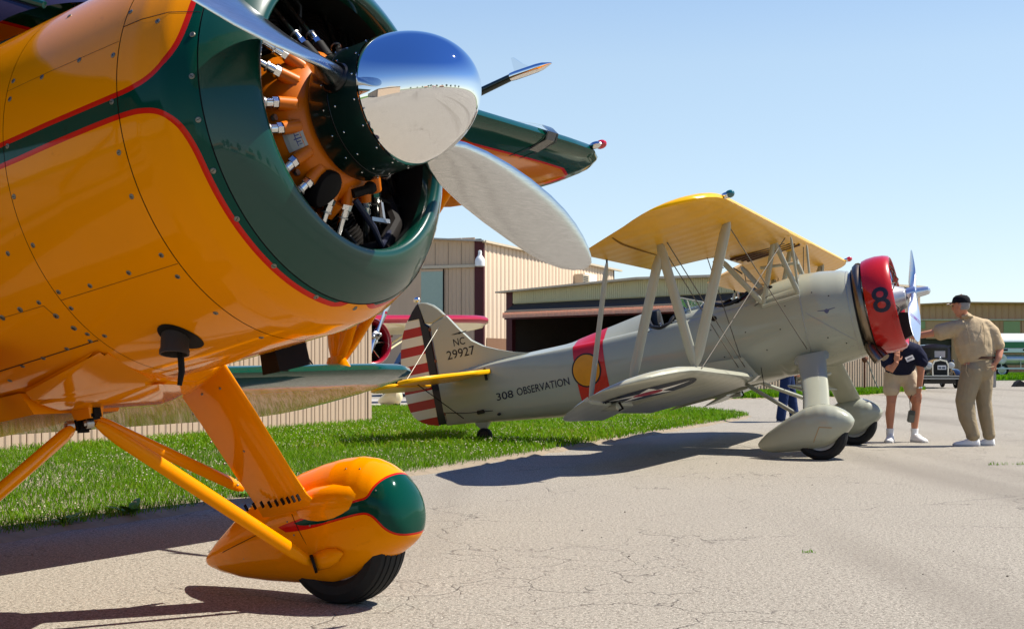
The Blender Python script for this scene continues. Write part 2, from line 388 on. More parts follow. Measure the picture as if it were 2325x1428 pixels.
# ================================================================== ground
def ground_mat():
    m = NT('asphalt'); o = m.obj()
    agg = m.noise(42, 5, .85); agg2 = m.noise(90, 4, .9); blot = m.noise(.55, 5, .6, None, .6); mid = m.noise(6, 4, .6)
    base = m.mix(blot, (.240, .219, .175), (.305, .281, .224))
    base = m.mix(m.math('MULTIPLY', mid, .35), base, (.20, .17, .138))
    base = m.mix(m.ramp(agg, (.40, (1, 1, 1)), (.53, (0, 0, 0))), base, (.095, .078, .058))
    base = m.mix(m.ramp(agg2, (.53, (0, 0, 0)), (.62, (1, 1, 1))), base, (.60, .53, .44))
    # worn bands left by wheels, running along the apron
    mp = m.add('ShaderNodeMapping'); m.link(o, mp.inputs[0]); mp.inputs['Rotation'].default_value = (0, 0, R_(28)); mp.inputs['Scale'].default_value = (.62, .045, 1)
    band = m.noise(1.0, 3, .5, mp.outputs[0]); base = m.mix(m.ramp(band, (.52, (0, 0, 0)), (.68, (.75, .75, .75))), base, (.165, .142, .112))
    # fine cracks, only in some patches
    vm = m.add('ShaderNodeVectorMath', operation='ADD'); nz = m.add('ShaderNodeTexNoise'); nz.inputs['Scale'].default_value = 1.3; nz.inputs['Detail'].default_value = 5; m.link(o, nz.inputs['Vector'])
    sc = m.add('ShaderNodeVectorMath', operation='SCALE'); m.link(nz.outputs['Color'], sc.inputs[0]); sc.inputs['Scale'].default_value = 1.1
    m.link(o, vm.inputs[0]); m.link(sc.outputs[0], vm.inputs[1])
    vo = m.add('ShaderNodeTexVoronoi', feature='DISTANCE_TO_EDGE'); vo.inputs['Scale'].default_value = .75; m.link(vm.outputs[0], vo.inputs['Vector'])
    patch = m.ramp(m.noise(.36, 4, .7, None, .5), (.46, (0, 0, 0)), (.56, (1, 1, 1)))
    ck = m.math('MULTIPLY', m.ramp(vo.outputs['Distance'], (.0, (1, 1, 1)), (.0085, (0, 0, 0))), patch)
    wob = m.ramp(m.noise(7, 3), (.36, (0, 0, 0)), (.5, (1, 1, 1))); ck = m.math('MULTIPLY', ck, wob)
    v2 = m.add('ShaderNodeTexVoronoi', feature='DISTANCE_TO_EDGE'); v2.inputs['Scale'].default_value = 1.9; m.link(vm.outputs[0], v2.inputs['Vector'])
    p2 = m.ramp(m.noise(.23, 3, .6, None, .3), (.50, (0, 0, 0)), (.58, (1, 1, 1))); ck = m.math('MAXIMUM', ck, m.math('MULTIPLY', m.math('MULTIPLY', m.ramp(v2.outputs['Distance'], (.0, (1, 1, 1)), (.014, (0, 0, 0))), p2), wob))
    base = m.mix(m.math('MULTIPLY', ck, .72), base, (.085, .072, .06))
    m.set(Base_Color=base, Roughness=.9); m.b.inputs['Specular IOR Level'].default_value = .25
    h = m.math('SUBTRACT', m.math('ADD', agg, m.math('MULTIPLY', agg2, .4)), m.math('MULTIPLY', ck, 3)); m.bump(h, .55, .006); return m.m
M['asphalt'] = ground_mat()
M['concrete'] = matte('pale_concrete', (.34, .315, .28), .9, .15, 3, .1)
M['soil'] = matte('bare_soil', (.24, .19, .13), .95, .35, 9, .6)
M['turf'] = matte('far_turf', (.075, .15, .018), .9, .3, 2.5, .3)
tag(make('ground', [(-900, -900, -.02), (900, -900, -.02), (900, 1200, -.02), (-900, 1200, -.02)], [(0, 1, 2, 3)], M['turf'], None, 0), kind='structure')
tag(make('apron', [(-40, -130, -.0), (160, -130, 0), (160, 76, 0), (-40, 76, 0)], [(0, 1, 2, 3)], M['asphalt'], None, 0), kind='structure')
tag(make('concrete_walk', [(-14, 28.8, .006), (-1.4, 29.4, .006), (-.6, 36.5, .006), (-14, 40, .006)], [(0, 1, 2, 3)], M['concrete'], None, 0), kind='structure')

def in_poly(P, poly): return sdf(P, [poly]) < 0
def jitter_poly(poly, step, amp, seed):
    r = np.random.default_rng(seed); out = []
    for i in range(len(poly)):
        a = np.array(poly[i]); b = np.array(poly[(i + 1) % len(poly)]); L = np.linalg.norm(b - a); n = max(1, int(L / step))
        nrm = np.array([-(b - a)[1], (b - a)[0]]) / max(L, 1e-6)
        for k in range(n): out.append(tuple(a + (b - a) * k / n + nrm * r.normal(0, amp)))
    return out
tongue = [(-4.6, 3.6), (-2.99, 7.60), (-2.75, 8.14), (-2.49, 8.67), (-2.01, 9.7), (-1.46, 10.86), (-.87, 12.24), (-.28, 13.64), (.26, 14.82), (1.05, 16.75), (2.02, 19.13), (3.16, 21.68), (4.2, 24.3), (4.52, 25.3), (4.5, 26.3), (4.2, 27.9), (3.6, 29.5), (2.6, 30.3), (1.4, 30.4), (-.63, 30.4), (-3.08, 29.7), (-9, 29), (-14, 14), (-9, 2)]
strip = [(4.6, 35.9), (5.96, 36.9), (7.61, 38.2), (8.69, 38.6), (9.81, 39.4), (12.56, 44.0), (15.5, 49.5), (14.6, 51.0), (8.6, 43.5), (7.3, 42.2), (4.0, 45)]
farstrip = [(18, 68), (29.5, 79.0), (60, 86), (60, 118), (40, 118), (24, 88)]
def soil(poly, name, h, seed, step=.18, amp=.03):
    P = jitter_poly(poly, step, amp, seed); V, F = grid_polys([[P]], 99); n = len(P)
    top = [(x, y, h) for x, y in V]; c = np.mean(np.array(P), 0)
    ring0 = [(x, y, h) for x, y in P]; ring1 = []
    for i, (x, y) in enumerate(P):
        a = np.array(P[i - 1]); b = np.array(P[(i + 1) % n]); t = b - a; t /= np.linalg.norm(t) + 1e-9; ring1.append((x + t[1] * .09, y - t[0] * .09, -.004))
    A = Acc().add((top, F)).add(loft([ring0, ring1], True, False, False))
    return tag(make(name, *A.out(), M['soil'], None, 0), kind='structure')
soil(tongue, 'grass_bank', .03, 3); soil(strip, 'grass_verge', .03, 4)
tag(make('grass_field', [(x, y, .012) for x, y in farstrip], [tuple(range(len(farstrip)))], M['turf'], None, 0), kind='structure')

m = NT('grass_blades'); a_ = m.add('ShaderNodeAttribute'); a_.attribute_name = 'tone'
c_ = m.ramp(a_.outputs['Fac'], (0, (.030, .088, .001)), (.45, (.094, .208, .001)), (.8, (.172, .30, .003)), (1, (.27, .25, .05)))
m.set(Base_Color=c_, Roughness=.55, Transmission_Weight=0.0); m.b.inputs['Specular IOR Level'].default_value = .12
tr = m.add('ShaderNodeBsdfTranslucent'); m.link(m.mix(1.0, c_, (1.0, 1.25, .55), 'MULTIPLY'), tr.inputs['Color']); ms = m.add('ShaderNodeMixShader', i_0=.38)
m.link(m.b.outputs[0], ms.inputs[1]); m.link(tr.outputs[0], ms.inputs[2]); m.link(ms.outputs[0], m.n['Material Output'].inputs[0]); M['grass'] = m.m
def blades(name, P, hgt, wid, lean, label=None, z0=.03, seed=1, tone=None):
    r = np.random.default_rng(seed); n = len(P); a = r.uniform(0, 2 * np.pi, n); h = hgt * r.uniform(.5, 1.25, n); w = wid * r.uniform(.7, 1.4, n)
    l = lean * h * r.uniform(.2, 1.3, n); b = r.uniform(0, 2 * np.pi, n)
    B = np.c_[P, np.full(n, z0 - .005)]; dx = np.c_[np.cos(a) * w, np.sin(a) * w, np.zeros(n)]; ld = np.c_[np.cos(b) * l, np.sin(b) * l, np.zeros(n)]
    up = np.zeros((n, 3)); up[:, 2] = h
    v = np.stack([B - dx / 2, B + dx / 2, B + ld * .35 + up * .62 + dx * .42, B + ld * .35 + up * .62 - dx * .42, B + ld + up * .98], 1).reshape(-1, 3)
    i = np.arange(n)[:, None] * 5; q = np.concatenate([i, i + 1, i + 2, i + 3], 1); t = np.concatenate([i + 3, i + 2, i + 4], 1)
    me = bpy.data.meshes.new(name); me.vertices.add(len(v)); me.vertices.foreach_set('co', v.ravel())
    loops = np.concatenate([np.concatenate([q, t], 1).ravel()]); me.loops.add(len(loops)); me.loops.foreach_set('vertex_index', loops.astype(np.int32))
    st = np.stack([np.arange(n) * 7, np.arange(n) * 7 + 4], 1).ravel(); me.polygons.add(2 * n); me.polygons.foreach_set('loop_start', st.astype(np.int32))
    me.update(calc_edges=True); me.validate()
    at = me.attributes.new('tone', 'FLOAT', 'POINT'); tn = r.beta(2.2, 2.4, n) if tone is None else tone; at.data.foreach_set('value', np.repeat(tn, 5).astype(float))
    me.materials.append(M['grass']); o = bpy.data.objects.new(name, me); COL.objects.link(o); return tag(o, label, 'grass' if label else None, None, 'stuff')
def scatter(poly, n, seed, keep=None, edge=.02):
    r = np.random.default_rng(seed); A = np.array(poly); P = np.c_[r.uniform(A[:, 0].min(), A[:, 0].max(), n), r.uniform(A[:, 1].min(), A[:, 1].max(), n)]
    d = sdf(P, [poly]); P = P[d < r.normal(-edge, .045, n)]
    return P if keep is None else P[keep(P)]
def patchy(P, f=1.0):
    s = np.zeros(len(P)); r = np.random.default_rng(5)
    for k in range(7):
        w = r.uniform(.6, 4.5) * f; t = r.uniform(0, 6.28); s += np.sin(w * (P[:, 0] * np.cos(t) + P[:, 1] * np.sin(t)) + r.uniform(0, 6.28))
    return s / 3.2
def view(P): return (np.abs(P[:, 0]) < .43 * P[:, 1] + 1.2) & (P[:, 1] > 6)
P = scatter(tongue, 1200000, 11, lambda P: view(P) & (P[:, 1] < 15)); pt = patchy(P)
P = P[np.random.default_rng(2).uniform(0, 1, len(P)) < .72 + .28 * pt]; pt = patchy(P)
tn = np.clip(np.random.default_rng(9).beta(2.2, 2.6, len(P)) + .12 * pt, 0, 1)
blades('grass', P[:240000], .066, .0052, .8, 'short green lawn grass on the bank beside the apron', seed=2, tone=tn[:240000])
P = scatter(tongue, 700000, 12, lambda P: view(P) & (P[:, 1] >= 15)); tn = np.clip(np.random.default_rng(9).beta(2.4, 2.2, len(P)) + .12 * patchy(P) + .05, 0, 1)
blades('grass', P[:130000], .085, .011, .8, 'lawn grass farther back on the bank under the grey tail', seed=3, tone=tn[:130000])
P = scatter(strip, 220000, 13); blades('grass', P[:60000], .16, .022, .7, 'grass strip along the foot of the low hangar', seed=4)
P = scatter(farstrip, 60000, 14); blades('grass', P, .22, .06, .6, 'far grass in front of the tanker truck', z0=.012, seed=5)
# clover heads
P = scatter(tongue, 46000, 21, lambda P: view(P)); P = P[patchy(P, .8) > -.1][:5200]
A = Acc()
for x, y in P:
    r = random.uniform(.005, .0095); z = random.uniform(.07, .12); o6 = [(x + r, y, z), (x, y + r, z), (x - r, y, z), (x, y - r, z), (x, y, z + r), (x, y, z - r)]
    A.add((o6, [(0, 1, 4), (1, 2, 4), (2, 3, 4), (3, 0, 4), (1, 0, 5), (2, 1, 5), (3, 2, 5), (0, 3, 5)]))
M['clover'] = matte('clover_white', (.46, .44, .27), .8, .2, 30)
tag(make('clover_blossoms', *A.out(), M['clover'], None, 0), 'white clover heads scattered through the lawn', 'clover', None, 'stuff')
# broad leaved weeds along the broken edge, loose stones, grass in the joint
M['weed'] = paint('weed_leaf', (.09, .21, .02), .5, 0, .3)
def weed(x, y, s, seed):
    r = random.Random(seed); A = Acc()
    for k in range(13):
        a = r.uniform(0, 6.28); L = s * r.uniform(.6, 1.2); w = L * .16; up = r.uniform(.35, .9); pts = []
        ca, sa = math.cos(a), math.sin(a)
        for t, ww in ((.05, .3), (.4, 1), (.75, .8), (1, .05)):
            rr = L * t; z = .03 + L * up * (t - .45 * t * t)
            pts.append([(x + ca * rr - sa * w * ww, y + sa * rr + ca * w * ww, z), (x + ca * rr + sa * w * ww, y + sa * rr - ca * w * ww, z)])
        A.add(loft(pts, False, False, False))
    return make('weed_plant', *A.out(), M['weed'], None, 0)
for i, (x, y, s, lb) in enumerate([(-2.52, 8.75, .16, 'broad leaved weed at the lawn edge left of the wheel pant'), (-2.80, 8.25, .13, 'dock leaves on the broken lawn edge at far left'), (-1.98, 9.9, .12, 'low leafy weed at the lawn edge behind the orange brace'), (-2.2, 10.6, .15, 'tall leafy weed in the lawn under the lower wing')]):
    tag(weed(x, y, s, i), lb, 'weed', 'weeds on the lawn edge')
A = Acc()
r = random.Random(4)
for k in range(40):
    x, y = r.uniform(.3, 7.5), r.uniform(5.5, 14.5); s = r.uniform(.003, .007); A.add(ball((x, y, s * .4), (s, s * r.uniform(.6, 1), s * .6), 6, 4))
tag(make('loose_grit', *A.out(), matte('grit', (.10, .085, .07), .9), None, 0), 'scattered dark grit on the pale asphalt', 'grit', None, 'stuff')
Pj = np.array([(x + random.gauss(0, .03), 13.35 + .12 * (x - 5) + random.gauss(0, .03)) for x in np.concatenate([np.random.default_rng(6).uniform(4.8, 5.9, 160), np.random.default_rng(7).uniform(5.9, 9, 60)])])
blades('grass', Pj, .035, .007, 1.0, 'thin grass growing in the pavement joint near the khaki man', z0=.003, seed=6)
Pj = np.random.default_rng(8).normal((1.62, 7.18), .018, (22, 2)); blades('grass', Pj, .018, .005, 1.1, 'small grass tuft in the middle of the bare asphalt', z0=.003, seed=7)

# ================================================================== buildings
def panel_mesh(name, w, h, mat, ribs=2, depth=.022, gap=.012):
    """one corrugated sheet, x along the wall, y out, z up"""
    n = ribs; prof = []
    for k in range(n):
        a = w * k / n + gap / 2 * (k == 0); b = w * (k + 1) / n - gap / 2 * (k == n - 1); L = b - a
        prof += [(a, .0), (a + L * .12, depth * .2), (a + L * .22, depth), (a + L * .42, depth), (a + L * .52, depth * .2), (a + L * .9, depth * .2)]
    prof.append((w - gap / 2, 0)); back = [(x, -.02) for x, y in (prof[-1], prof[0])]
    ring = prof + back; V, F = loft([[(x, y, 0) for x, y in ring], [(x, y, h) for x, y in ring]]); me = bpy.data.meshes.new(name)
    me.from_pydata(V, [], F); me.materials.append(mat); me.update(); return me
def wall_matrix(p, d, n, z=0):
    d = Vector((d[0], d[1], 0)).normalized(); n = Vector((n[0], n[1], 0)).normalized(); return Matrix(((d.x, n.x, 0, p[0]), (d.y, n.y, 0, p[1]), (0, 0, 1, z), (0, 0, 0, 1)))
def panels(parent, me, p, d, n, w, count, z=0, M_parent=None):
    inv = parent.matrix_world.inverted()
    for k in range(count):
        q = (p[0] + d[0] * w * k, p[1] + d[1] * w * k); link_mesh('siding_panel', me, parent, inv @ wall_matrix(q, d, n, z))
def bx(parent, name, p, d, n, x0, x1, y0, y1, z0, z1, mat, bev=0):
    c = ((x0 + x1) / 2, (y0 + y1) / 2, (z0 + z1) / 2); V, F = box(c, (x1 - x0, y1 - y0, z1 - z0), None, bev)
    return make(name, V, F, mat, parent, 30, parent.matrix_world.inverted() @ wall_matrix(p, d, n))
# --- long corrugated shed on the left
p0 = (-2.43, 22.3); d0 = Vector((-.419, -.908)).normalized(); n0 = Vector((.908, -.419)).normalized()
shed = thing('storage_shed', 'low tan corrugated metal shed on the grass at left, behind the yellow biplane', 'shed', Matrix.Translation((p0[0], p0[1], 0)))
pm = panel_mesh('siding_panel', .232, 3.1, M['tan'], 1, .02, .02)
panels(shed, pm, p0, d0, n0, .232, 76)
bx(shed, 'wall_backing', p0, d0, n0, .01, 17.6, -.12, -.03, .02, 3.08, M['seam'])
bx(shed, 'corner_trim', p0, d0, n0, -.05, .05, -.14, .04, 0, 3.12, M['tan'])
bx(shed, 'end_wall', p0, d0, n0, .0, .12, -8, -.15, 0, 3.1, M['shade_tan'])
V, F = loft([[(-.2, .3, 3.1), (-.2, -4, 3.9), (-.2, -8.3, 3.1), (-.2, -8.3, 3.02), (-.2, -4, 3.82), (-.2, .3, 3.02)], [(17.8, .3, 3.1), (17.8, -4, 3.9), (17.8, -8.3, 3.1), (17.8, -8.3, 3.02), (17.8, -4, 3.82), (17.8, .3, 3.02)]])
make('roof', V, F, M['roof'], shed, 30, shed.matrix_world.inverted() @ wall_matrix(p0, d0, n0))
# --- tall tan hangar
p1 = (-1.2, 54.); dr = Vector((6.7, 16.6)).normalized(); nr = Vector((dr.y, -dr.x)); dl = Vector((-dr.y, dr.x)); nl = -dr
tall = thing('tall_hangar', 'tall two storey tan metal hangar with maroon corner and wall lamp', 'hangar', Matrix.Translation((p1[0], p1[1], 0)))
pm = panel_mesh('siding_panel', .45, 6.0, M['lit_tan'], 1, .03, .05); panels(tall, pm, (p1[0] + dr.x * .09, p1[1] + dr.y * .09), dr, nr, .45, 39)
bx(tall, 'wall_backing', p1, dr, nr, .2, 17.9, -.14, -.03, 0, 5.97, M['seam'])
bx(tall, 'corner_post', p1, dr, nr, -.06, .08, -.1, .05, 0, 6.0, M['maroon'])
bx(tall, 'corner_post', p1, dl, nl, -.06, .34, -.08, .05, 0, 6.02, M['maroon'])
bx(tall, 'lower_band', p1, dr, nr, .3, 17.9, .034, .05, 0, 2.05, M['base_brown'])
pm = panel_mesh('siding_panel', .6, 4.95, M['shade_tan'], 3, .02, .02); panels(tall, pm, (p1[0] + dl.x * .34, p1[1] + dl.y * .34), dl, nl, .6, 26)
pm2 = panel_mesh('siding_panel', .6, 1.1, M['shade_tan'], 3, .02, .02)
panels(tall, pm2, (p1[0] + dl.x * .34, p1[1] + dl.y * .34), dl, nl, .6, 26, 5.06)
bx(tall, 'door_rail', p1, dl, nl, .3, 15.8, .03, .12, 4.93, 5.05, M['trimcream'])
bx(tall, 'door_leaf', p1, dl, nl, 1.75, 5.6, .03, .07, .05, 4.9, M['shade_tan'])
bx(tall, 'door_edge', p1, dl, nl, 1.72, 1.75, .03, .085, .05, 4.9, M['seam_dark'])
pn = bx(tall, 'translucent_panel', p1, dl, nl, 1.76, 2.75, .07, .085, 3.15, 4.8, M['panel_light'])
bx(tall, 'wall_backing', p1, dl, nl, .1, 15.9, -.14, -.03, 0, 6.1, M['seam_dark'])
def wm(p, d, n): return tall.matrix_world.inverted() @ wall_matrix(p, d, n)
V, F = loft([[(-.15, .25, 6.02), (8, .25, 6.62), (16.2, .25, 6.02), (16.2, .25, 5.96), (8, .25, 6.56), (-.15, .25, 5.96)], [(-.15, -18.3, 6.02), (8, -18.3, 6.62), (16.2, -18.3, 6.02), (16.2, -18.3, 5.96), (8, -18.3, 6.56), (-.15, -18.3, 5.96)]])
make('roof', V, F, M['roof'], tall, 30, wm(p1, dl, nl))
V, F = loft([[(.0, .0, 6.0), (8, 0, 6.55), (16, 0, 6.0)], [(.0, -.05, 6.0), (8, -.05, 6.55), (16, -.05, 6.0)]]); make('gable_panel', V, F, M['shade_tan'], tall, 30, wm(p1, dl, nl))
# lamp on the corner
A = Acc().add(loft([[(.10 * 0 + r * math.cos(a), .28 + r * math.sin(a), z) for a in [k * math.pi / 8 for k in range(16)]] for z, r in ((4.94, .15), (4.96, .20), (5.14, .205), (5.24, .19), (5.32, .14), (5.38, .09), (5.44, .075), (5.58, .07), (5.6, .02))]))
lamp = make('wall_lamp', *A.out(), M['white'], tall, 40, wm(p1, dl, nl)); V, F = path([(.0, .05, 5.5), (0, .2, 5.55), (0, .28, 5.44)], .025); make('lamp_arm', V, F, M['steel'], lamp)
lamp.data.materials[0] = M['white']
ac = bx(tall, 'air_conditioner', p1, dr, nr, 11.2, 12.2, .03, .5, 4.66, 5.35, M['trimcream'], .02)
for k in range(6): bx(ac, 'grille_slat', p1, dr, nr, 11.25, 11.95, .5, .515, 4.76 + k * .09, 4.80 + k * .09, M['black'])
for c_ in list(ac.children): c_.matrix_local = c_.matrix_local
wf = bx(tall, 'window', p1, dr, nr, 12.7, 14.55, .032, .09, 4.35, 5.5, M['white'])
for a, b in ((12.78, 13.58), (13.66, 14.47)):
    bx(wf, 'pane', p1, dr, nr, a, b, .09, .10, 4.43, 5.42, M['glass'])
bx(tall, 'gutter', p1, dr, nr, -.1, 18.6, .03, .2, 5.93, 6.02, M['trimcream'])
# --- low hangar with raised door
q0 = Vector((-.1, 51.)); df = Vector((.66, -.75)).normalized(); nf = Vector((-.75, -.66)).normalized(); nf = Vector((df.y, -df.x)); ds = Vector((-df.y, df.x)); ns = df.copy()
low = thing('open_hangar', 'low tan hangar with its folding door raised over a dark interior', 'hangar', Matrix.Translation((q0.x, q0.y, 0)))
def wl_(p, d, n): return low.matrix_world.inverted() @ wall_matrix(p, d, n)
WL = 11.6
V, F = [], []
# fascia: one sheet of fine corrugations under a low gable
A = Acc(); k = 0; x = .25
def ztop(x): return 3.76 + .17 * (1 - abs(x - 7.0) / 7.0)
while x < WL - .05:
    A.add(box((x + .045, .05 - .012, (3.30 + ztop(x)) / 2), (.085, .03, ztop(x) - 3.30 - .02))); x += .1
make('fascia_sheet', *A.out(), M['fascia'], low, 30, wl_(q0, df, nf))['kind'] = 'stuff'
V, F = loft([[(.1, .0, 3.28), (.1, 0, ztop(0)), (7.0, 0, ztop(7.0)), (WL, 0, ztop(WL)), (WL, 0, 3.28)], [(.1, -.1, 3.28), (.1, -.1, ztop(0)), (7.0, -.1, ztop(7.0)), (WL, -.1, ztop(WL)), (WL, -.1, 3.28)]]); make('fascia_backing', V, F, M['fascia'], low, 30, wl_(q0, df, nf))
bx(low, 'door_post', q0, df, nf, -.1, .24, -.1, .08, 0, 3.76, M['maroon']); bx(low, 'door_post', q0, df, nf, WL - .2, WL + .05, -.1, .08, 0, 3.8, M['maroon'])
V, F = loft([[(-.45, .35, ztop(0) + .02), (7.0, .35, ztop(7.0) + .05), (WL + .2, .35, ztop(WL) + .04), (WL + .2, .35, ztop(WL) - .04), (7.0, .35, ztop(7.0) - .03), (-.45, .35, ztop(0) - .04)], [(-.45, -10.1, ztop(0) + .02), (7.0, -10.1, ztop(7.0) + .05), (WL + .2, -10.1, ztop(WL) + .04), (WL + .2, -10.1, ztop(WL) - .04), (7.0, -10.1, ztop(7.0) - .03), (-.45, -10.1, ztop(0) - .06)]])
make('roof', V, F, M['trimcream'], low, 30, wl_(q0, df, nf))
# raised door: upper leaf hangs inside, lower leaf folded out as a canopy
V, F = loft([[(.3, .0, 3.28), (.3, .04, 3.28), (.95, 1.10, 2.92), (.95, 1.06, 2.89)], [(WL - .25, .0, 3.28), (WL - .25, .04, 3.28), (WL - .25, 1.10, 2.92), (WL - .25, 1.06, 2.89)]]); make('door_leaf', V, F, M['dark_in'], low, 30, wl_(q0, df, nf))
me = panel_mesh('door_sheet', .34, .20, M['fibreglass'], 1, .03, .0)
for k in range(31): link_mesh('door_sheet', me, low, wl_(q0 + df * (.95 + .335 * k) + nf * 1.18, df, nf) @ Matrix.Translation((0, 0, 2.70)))
V, F = loft([[(.3, .51, 2.72), (.3, .51, 2.67), (.3, .0, 2.86), (.3, .0, 2.91)], [(WL - .25, .51, 2.72), (WL - .25, .51, 2.67), (WL - .25, .0, 2.86), (WL - .25, .0, 2.91)]]); make('door_leaf', V, F, M['maroon'], low, 30, wl_(q0, df, nf))
# interior
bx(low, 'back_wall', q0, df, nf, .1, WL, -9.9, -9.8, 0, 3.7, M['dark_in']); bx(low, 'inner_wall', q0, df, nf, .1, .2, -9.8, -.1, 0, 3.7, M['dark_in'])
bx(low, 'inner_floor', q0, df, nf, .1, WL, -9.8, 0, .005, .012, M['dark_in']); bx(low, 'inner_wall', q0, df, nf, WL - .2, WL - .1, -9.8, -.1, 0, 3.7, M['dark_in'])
q1 = q0 + df * WL
pm = panel_mesh('siding_panel', .3, 3.72, M['tan'], 2, .025, .02)
panels(low, pm, q1, ds, ns, .3, 8); panels(low, pm, q1 + ds * 3.6, ds, ns, .3, 21)
bx(low, 'side_door', q1, ds, ns, 2.5, 3.5, -.05, .0, 0, 2.3, M['dark_in']); bx(low, 'door_frame', q1, ds, ns, 3.42, 3.6, -.03, .05, 0, 3.72, M['maroon']); bx(low, 'over_door', q1, ds, ns, 2.4, 3.6, -.03, .02, 2.3, 3.72, M['tan'])
bx(low, 'wall_backing', q1, ds, ns, .0, 9.95, -.14, -.06, 0, 3.7, M['seam'])
bx(low, 'corner_trim', q1, ds, ns, 9.85, 10.0, -.1, .04, 0, 3.74, M['tan'])
# things inside, barely seen
t = thing('storage_cabinet', 'grey cabinet in the dark of the open hangar at left', 'cabinet', wall_matrix(q0 + df * 1.2 - nf * 3.0, df, nf)); make('cabinet_body', *box((0, 0, .9), (.9, .5, 1.8), None, .01), matte('cabinet_grey', (.10, .11, .10)), t, 30); make('cabinet_door', *box((0, .26, .9), (.82, .02, 1.7)), matte('cabinet_grey2', (.12, .13, .12)), t, 30)
t = thing('red_tool_chest', 'dull red tool chest beside the cabinet inside the open hangar', 'tool chest', wall_matrix(q0 + df * 2.3 - nf * 3.2, df, nf)); make('chest_body', *box((0, 0, .75), (.7, .5, 1.5), None, .01), matte('chest_red', (.13, .02, .018)), t, 30)
for k in range(5): make('drawer', *box((0, .26, .25 + k * .25), (.62, .02, .2)), matte('chest_red2', (.15, .025, .02)), t, 30)
# --- far brown hangar
q2 = Vector((34, 120.)); fb = thing('brown_hangar', 'far brown hangar with half open sliding doors beyond the parked car', 'hangar', Matrix.Translation((q2.x, q2.y, 0)))
dxx = Vector((1, 0)); nyy = Vector((0, -1))
def wf_(): return fb.matrix_world.inverted() @ wall_matrix(q2, dxx, nyy)
def zt3(x): return 6.2 + (.32 * x / 6.5 if x < 6.5 else .32 - .1 * (x - 6.5) / 12)
V, F = loft([[(0, 0, 4.98)] + [(x, 0, zt3(x)) for x in (0, 6.5, 30)] + [(30, 0, 4.98)], [(0, -.2, 4.98)] + [(x, -.2, zt3(x)) for x in (0, 6.5, 30)] + [(30, -.2, 4.98)]]); make('gable_wall', V, F, M['brownwall'], fb, 30, wf_())
for k in range(50): bx(fb, 'siding_rib', q2, dxx, nyy, .3 + k * .6, .36 + k * .6, 0, .05, 5.0, zt3(.3 + k * .6) - .08, M['brownwall'])
bx(fb, 'door_rail', q2, dxx, nyy, 0, 30, .0, .2, 4.86, 4.98, M['trimcream'])
bx(fb, 'interior_shade', q2, dxx, nyy, 0, 30, -.4, -.2, 0, 4.9, M['dark_in'])  # dark sheet standing in for the unlit interior behind the doors
for i, (a, b, z0, z1, mm) in enumerate([(0, 3.6, 3.6, 4.85, 'brownwall'), (5.9, 9.6, 0, 4.85, 'brownwall'), (9.6, 12.2, 0, 4.85, 'brownwall'), (12.25, 16.5, 0, 4.85, 'brownwall'), (16.6, 22, 0, 4.85, 'brownwall'), (3.6, 5.9, 3.2, 4.85, 'brownwall')]):
    bx(fb, 'door_leaf', q2, dxx, nyy, a, b, .0, .06 + .02 * (i % 2), z0, z1, M[mm])
for a, b, z0, z1 in ((.9, 2.2, 4.1, 4.8), (2.3, 3.5, 4.1, 4.8), (10.6, 12.1, 2.9, 4.8)): bx(fb, 'translucent_panel', q2, dxx, nyy, a, b, .1, .12, z0, z1, M['lime_panel'])
for k in range(34): bx(fb, 'door_rib', q2, dxx, nyy, 5.95 + k * .48, 6.0 + k * .48, .09, .13, .1, 2.85 if 10.5 < 5.95 + k * .48 < 12.2 else 4.8, M['brownwall'])
V, F = loft([[(-.3, .5, zt3(0) + .02), (6.5, .5, zt3(6.5) + .03), (30.3, .5, zt3(30) + .02), (30.3, .5, zt3(30) - .12), (6.5, .5, zt3(6.5) - .1), (-.3, .5, zt3(0) - .1)], [(-.3, -20, zt3(0) + .02), (6.5, -20, zt3(6.5) + .03), (30.3, -20, zt3(30) + .02), (30.3, -20, zt3(30) - .12), (6.5, -20, zt3(6.5) - .1), (-.3, -20, zt3(0) - .1)]]); make('roof', V, F, M['brownwall'], fb, 30, wf_())
# --- stand pipe with hose in front of the low hangar
t = thing('stand_pipe', 'rusty stand pipe with hanging hose beside the tan hangar wall', 'stand pipe', Matrix.Translation((11.9, 44.6, 0)))
make('pipe', *tube((0, 0, 0), (0, 0, 1.1), .035), M['rust'], t); make('valve', *Acc().add(ball((0, -.02, 1.15), (.1, .09, .12))).add(tube((-.1, 0, 1.2), (.12, 0, 1.17), .03)).out(), M['rust'], t); make('hose', *path([(.05, -.02, 1.15), (.14, -.03, 1.0), (.2, 0, .8), (.33, 0, .45), (.45, 0, .2), (.6, 0, .04)], .022), matte('old_hose', (.2, .2, .16)), t)
# ================================================================== vehicles
# old touring car, nose to the camera
Mc = Matrix.Translation((17.2, 53.2, 0)) @ Matrix.Rotation(R_(-6), 4, 'Z'); car = thing('vintage_car', 'vintage dark blue and tan saloon car facing the camera beside the hangar', 'car', Mc)
def P2(c, s, name, mat, bev=.02, par=None): return make(name, *box(c, s, None, bev), mat, par or car, 35)
body = loft([[(x, y, z) for x, z in ((-.55, .55), (-.6, .85), (-.62, 1.2), (-.58, 1.62), (-.4, 1.76), (0, 1.8), (.4, 1.76), (.58, 1.62), (.62, 1.2), (.6, .85), (.55, .55))] for y in (.75, 1.0, 2.6, 3.0)]); make('cabin', *body, M['car_navy'], car)
ws = P2((0, .735, 1.42), (.98, .02, .40), 'windscreen', M['gloss_black'], .01); P2((0, .70, 1.70), (1.2, .16, .07), 'visor', M['car_navy'], .02)
pp = P2((.18, .722, 1.38), (.42, .004, .26), 'paper_sign', matte('paper', (.5, .5, .5)), 0)
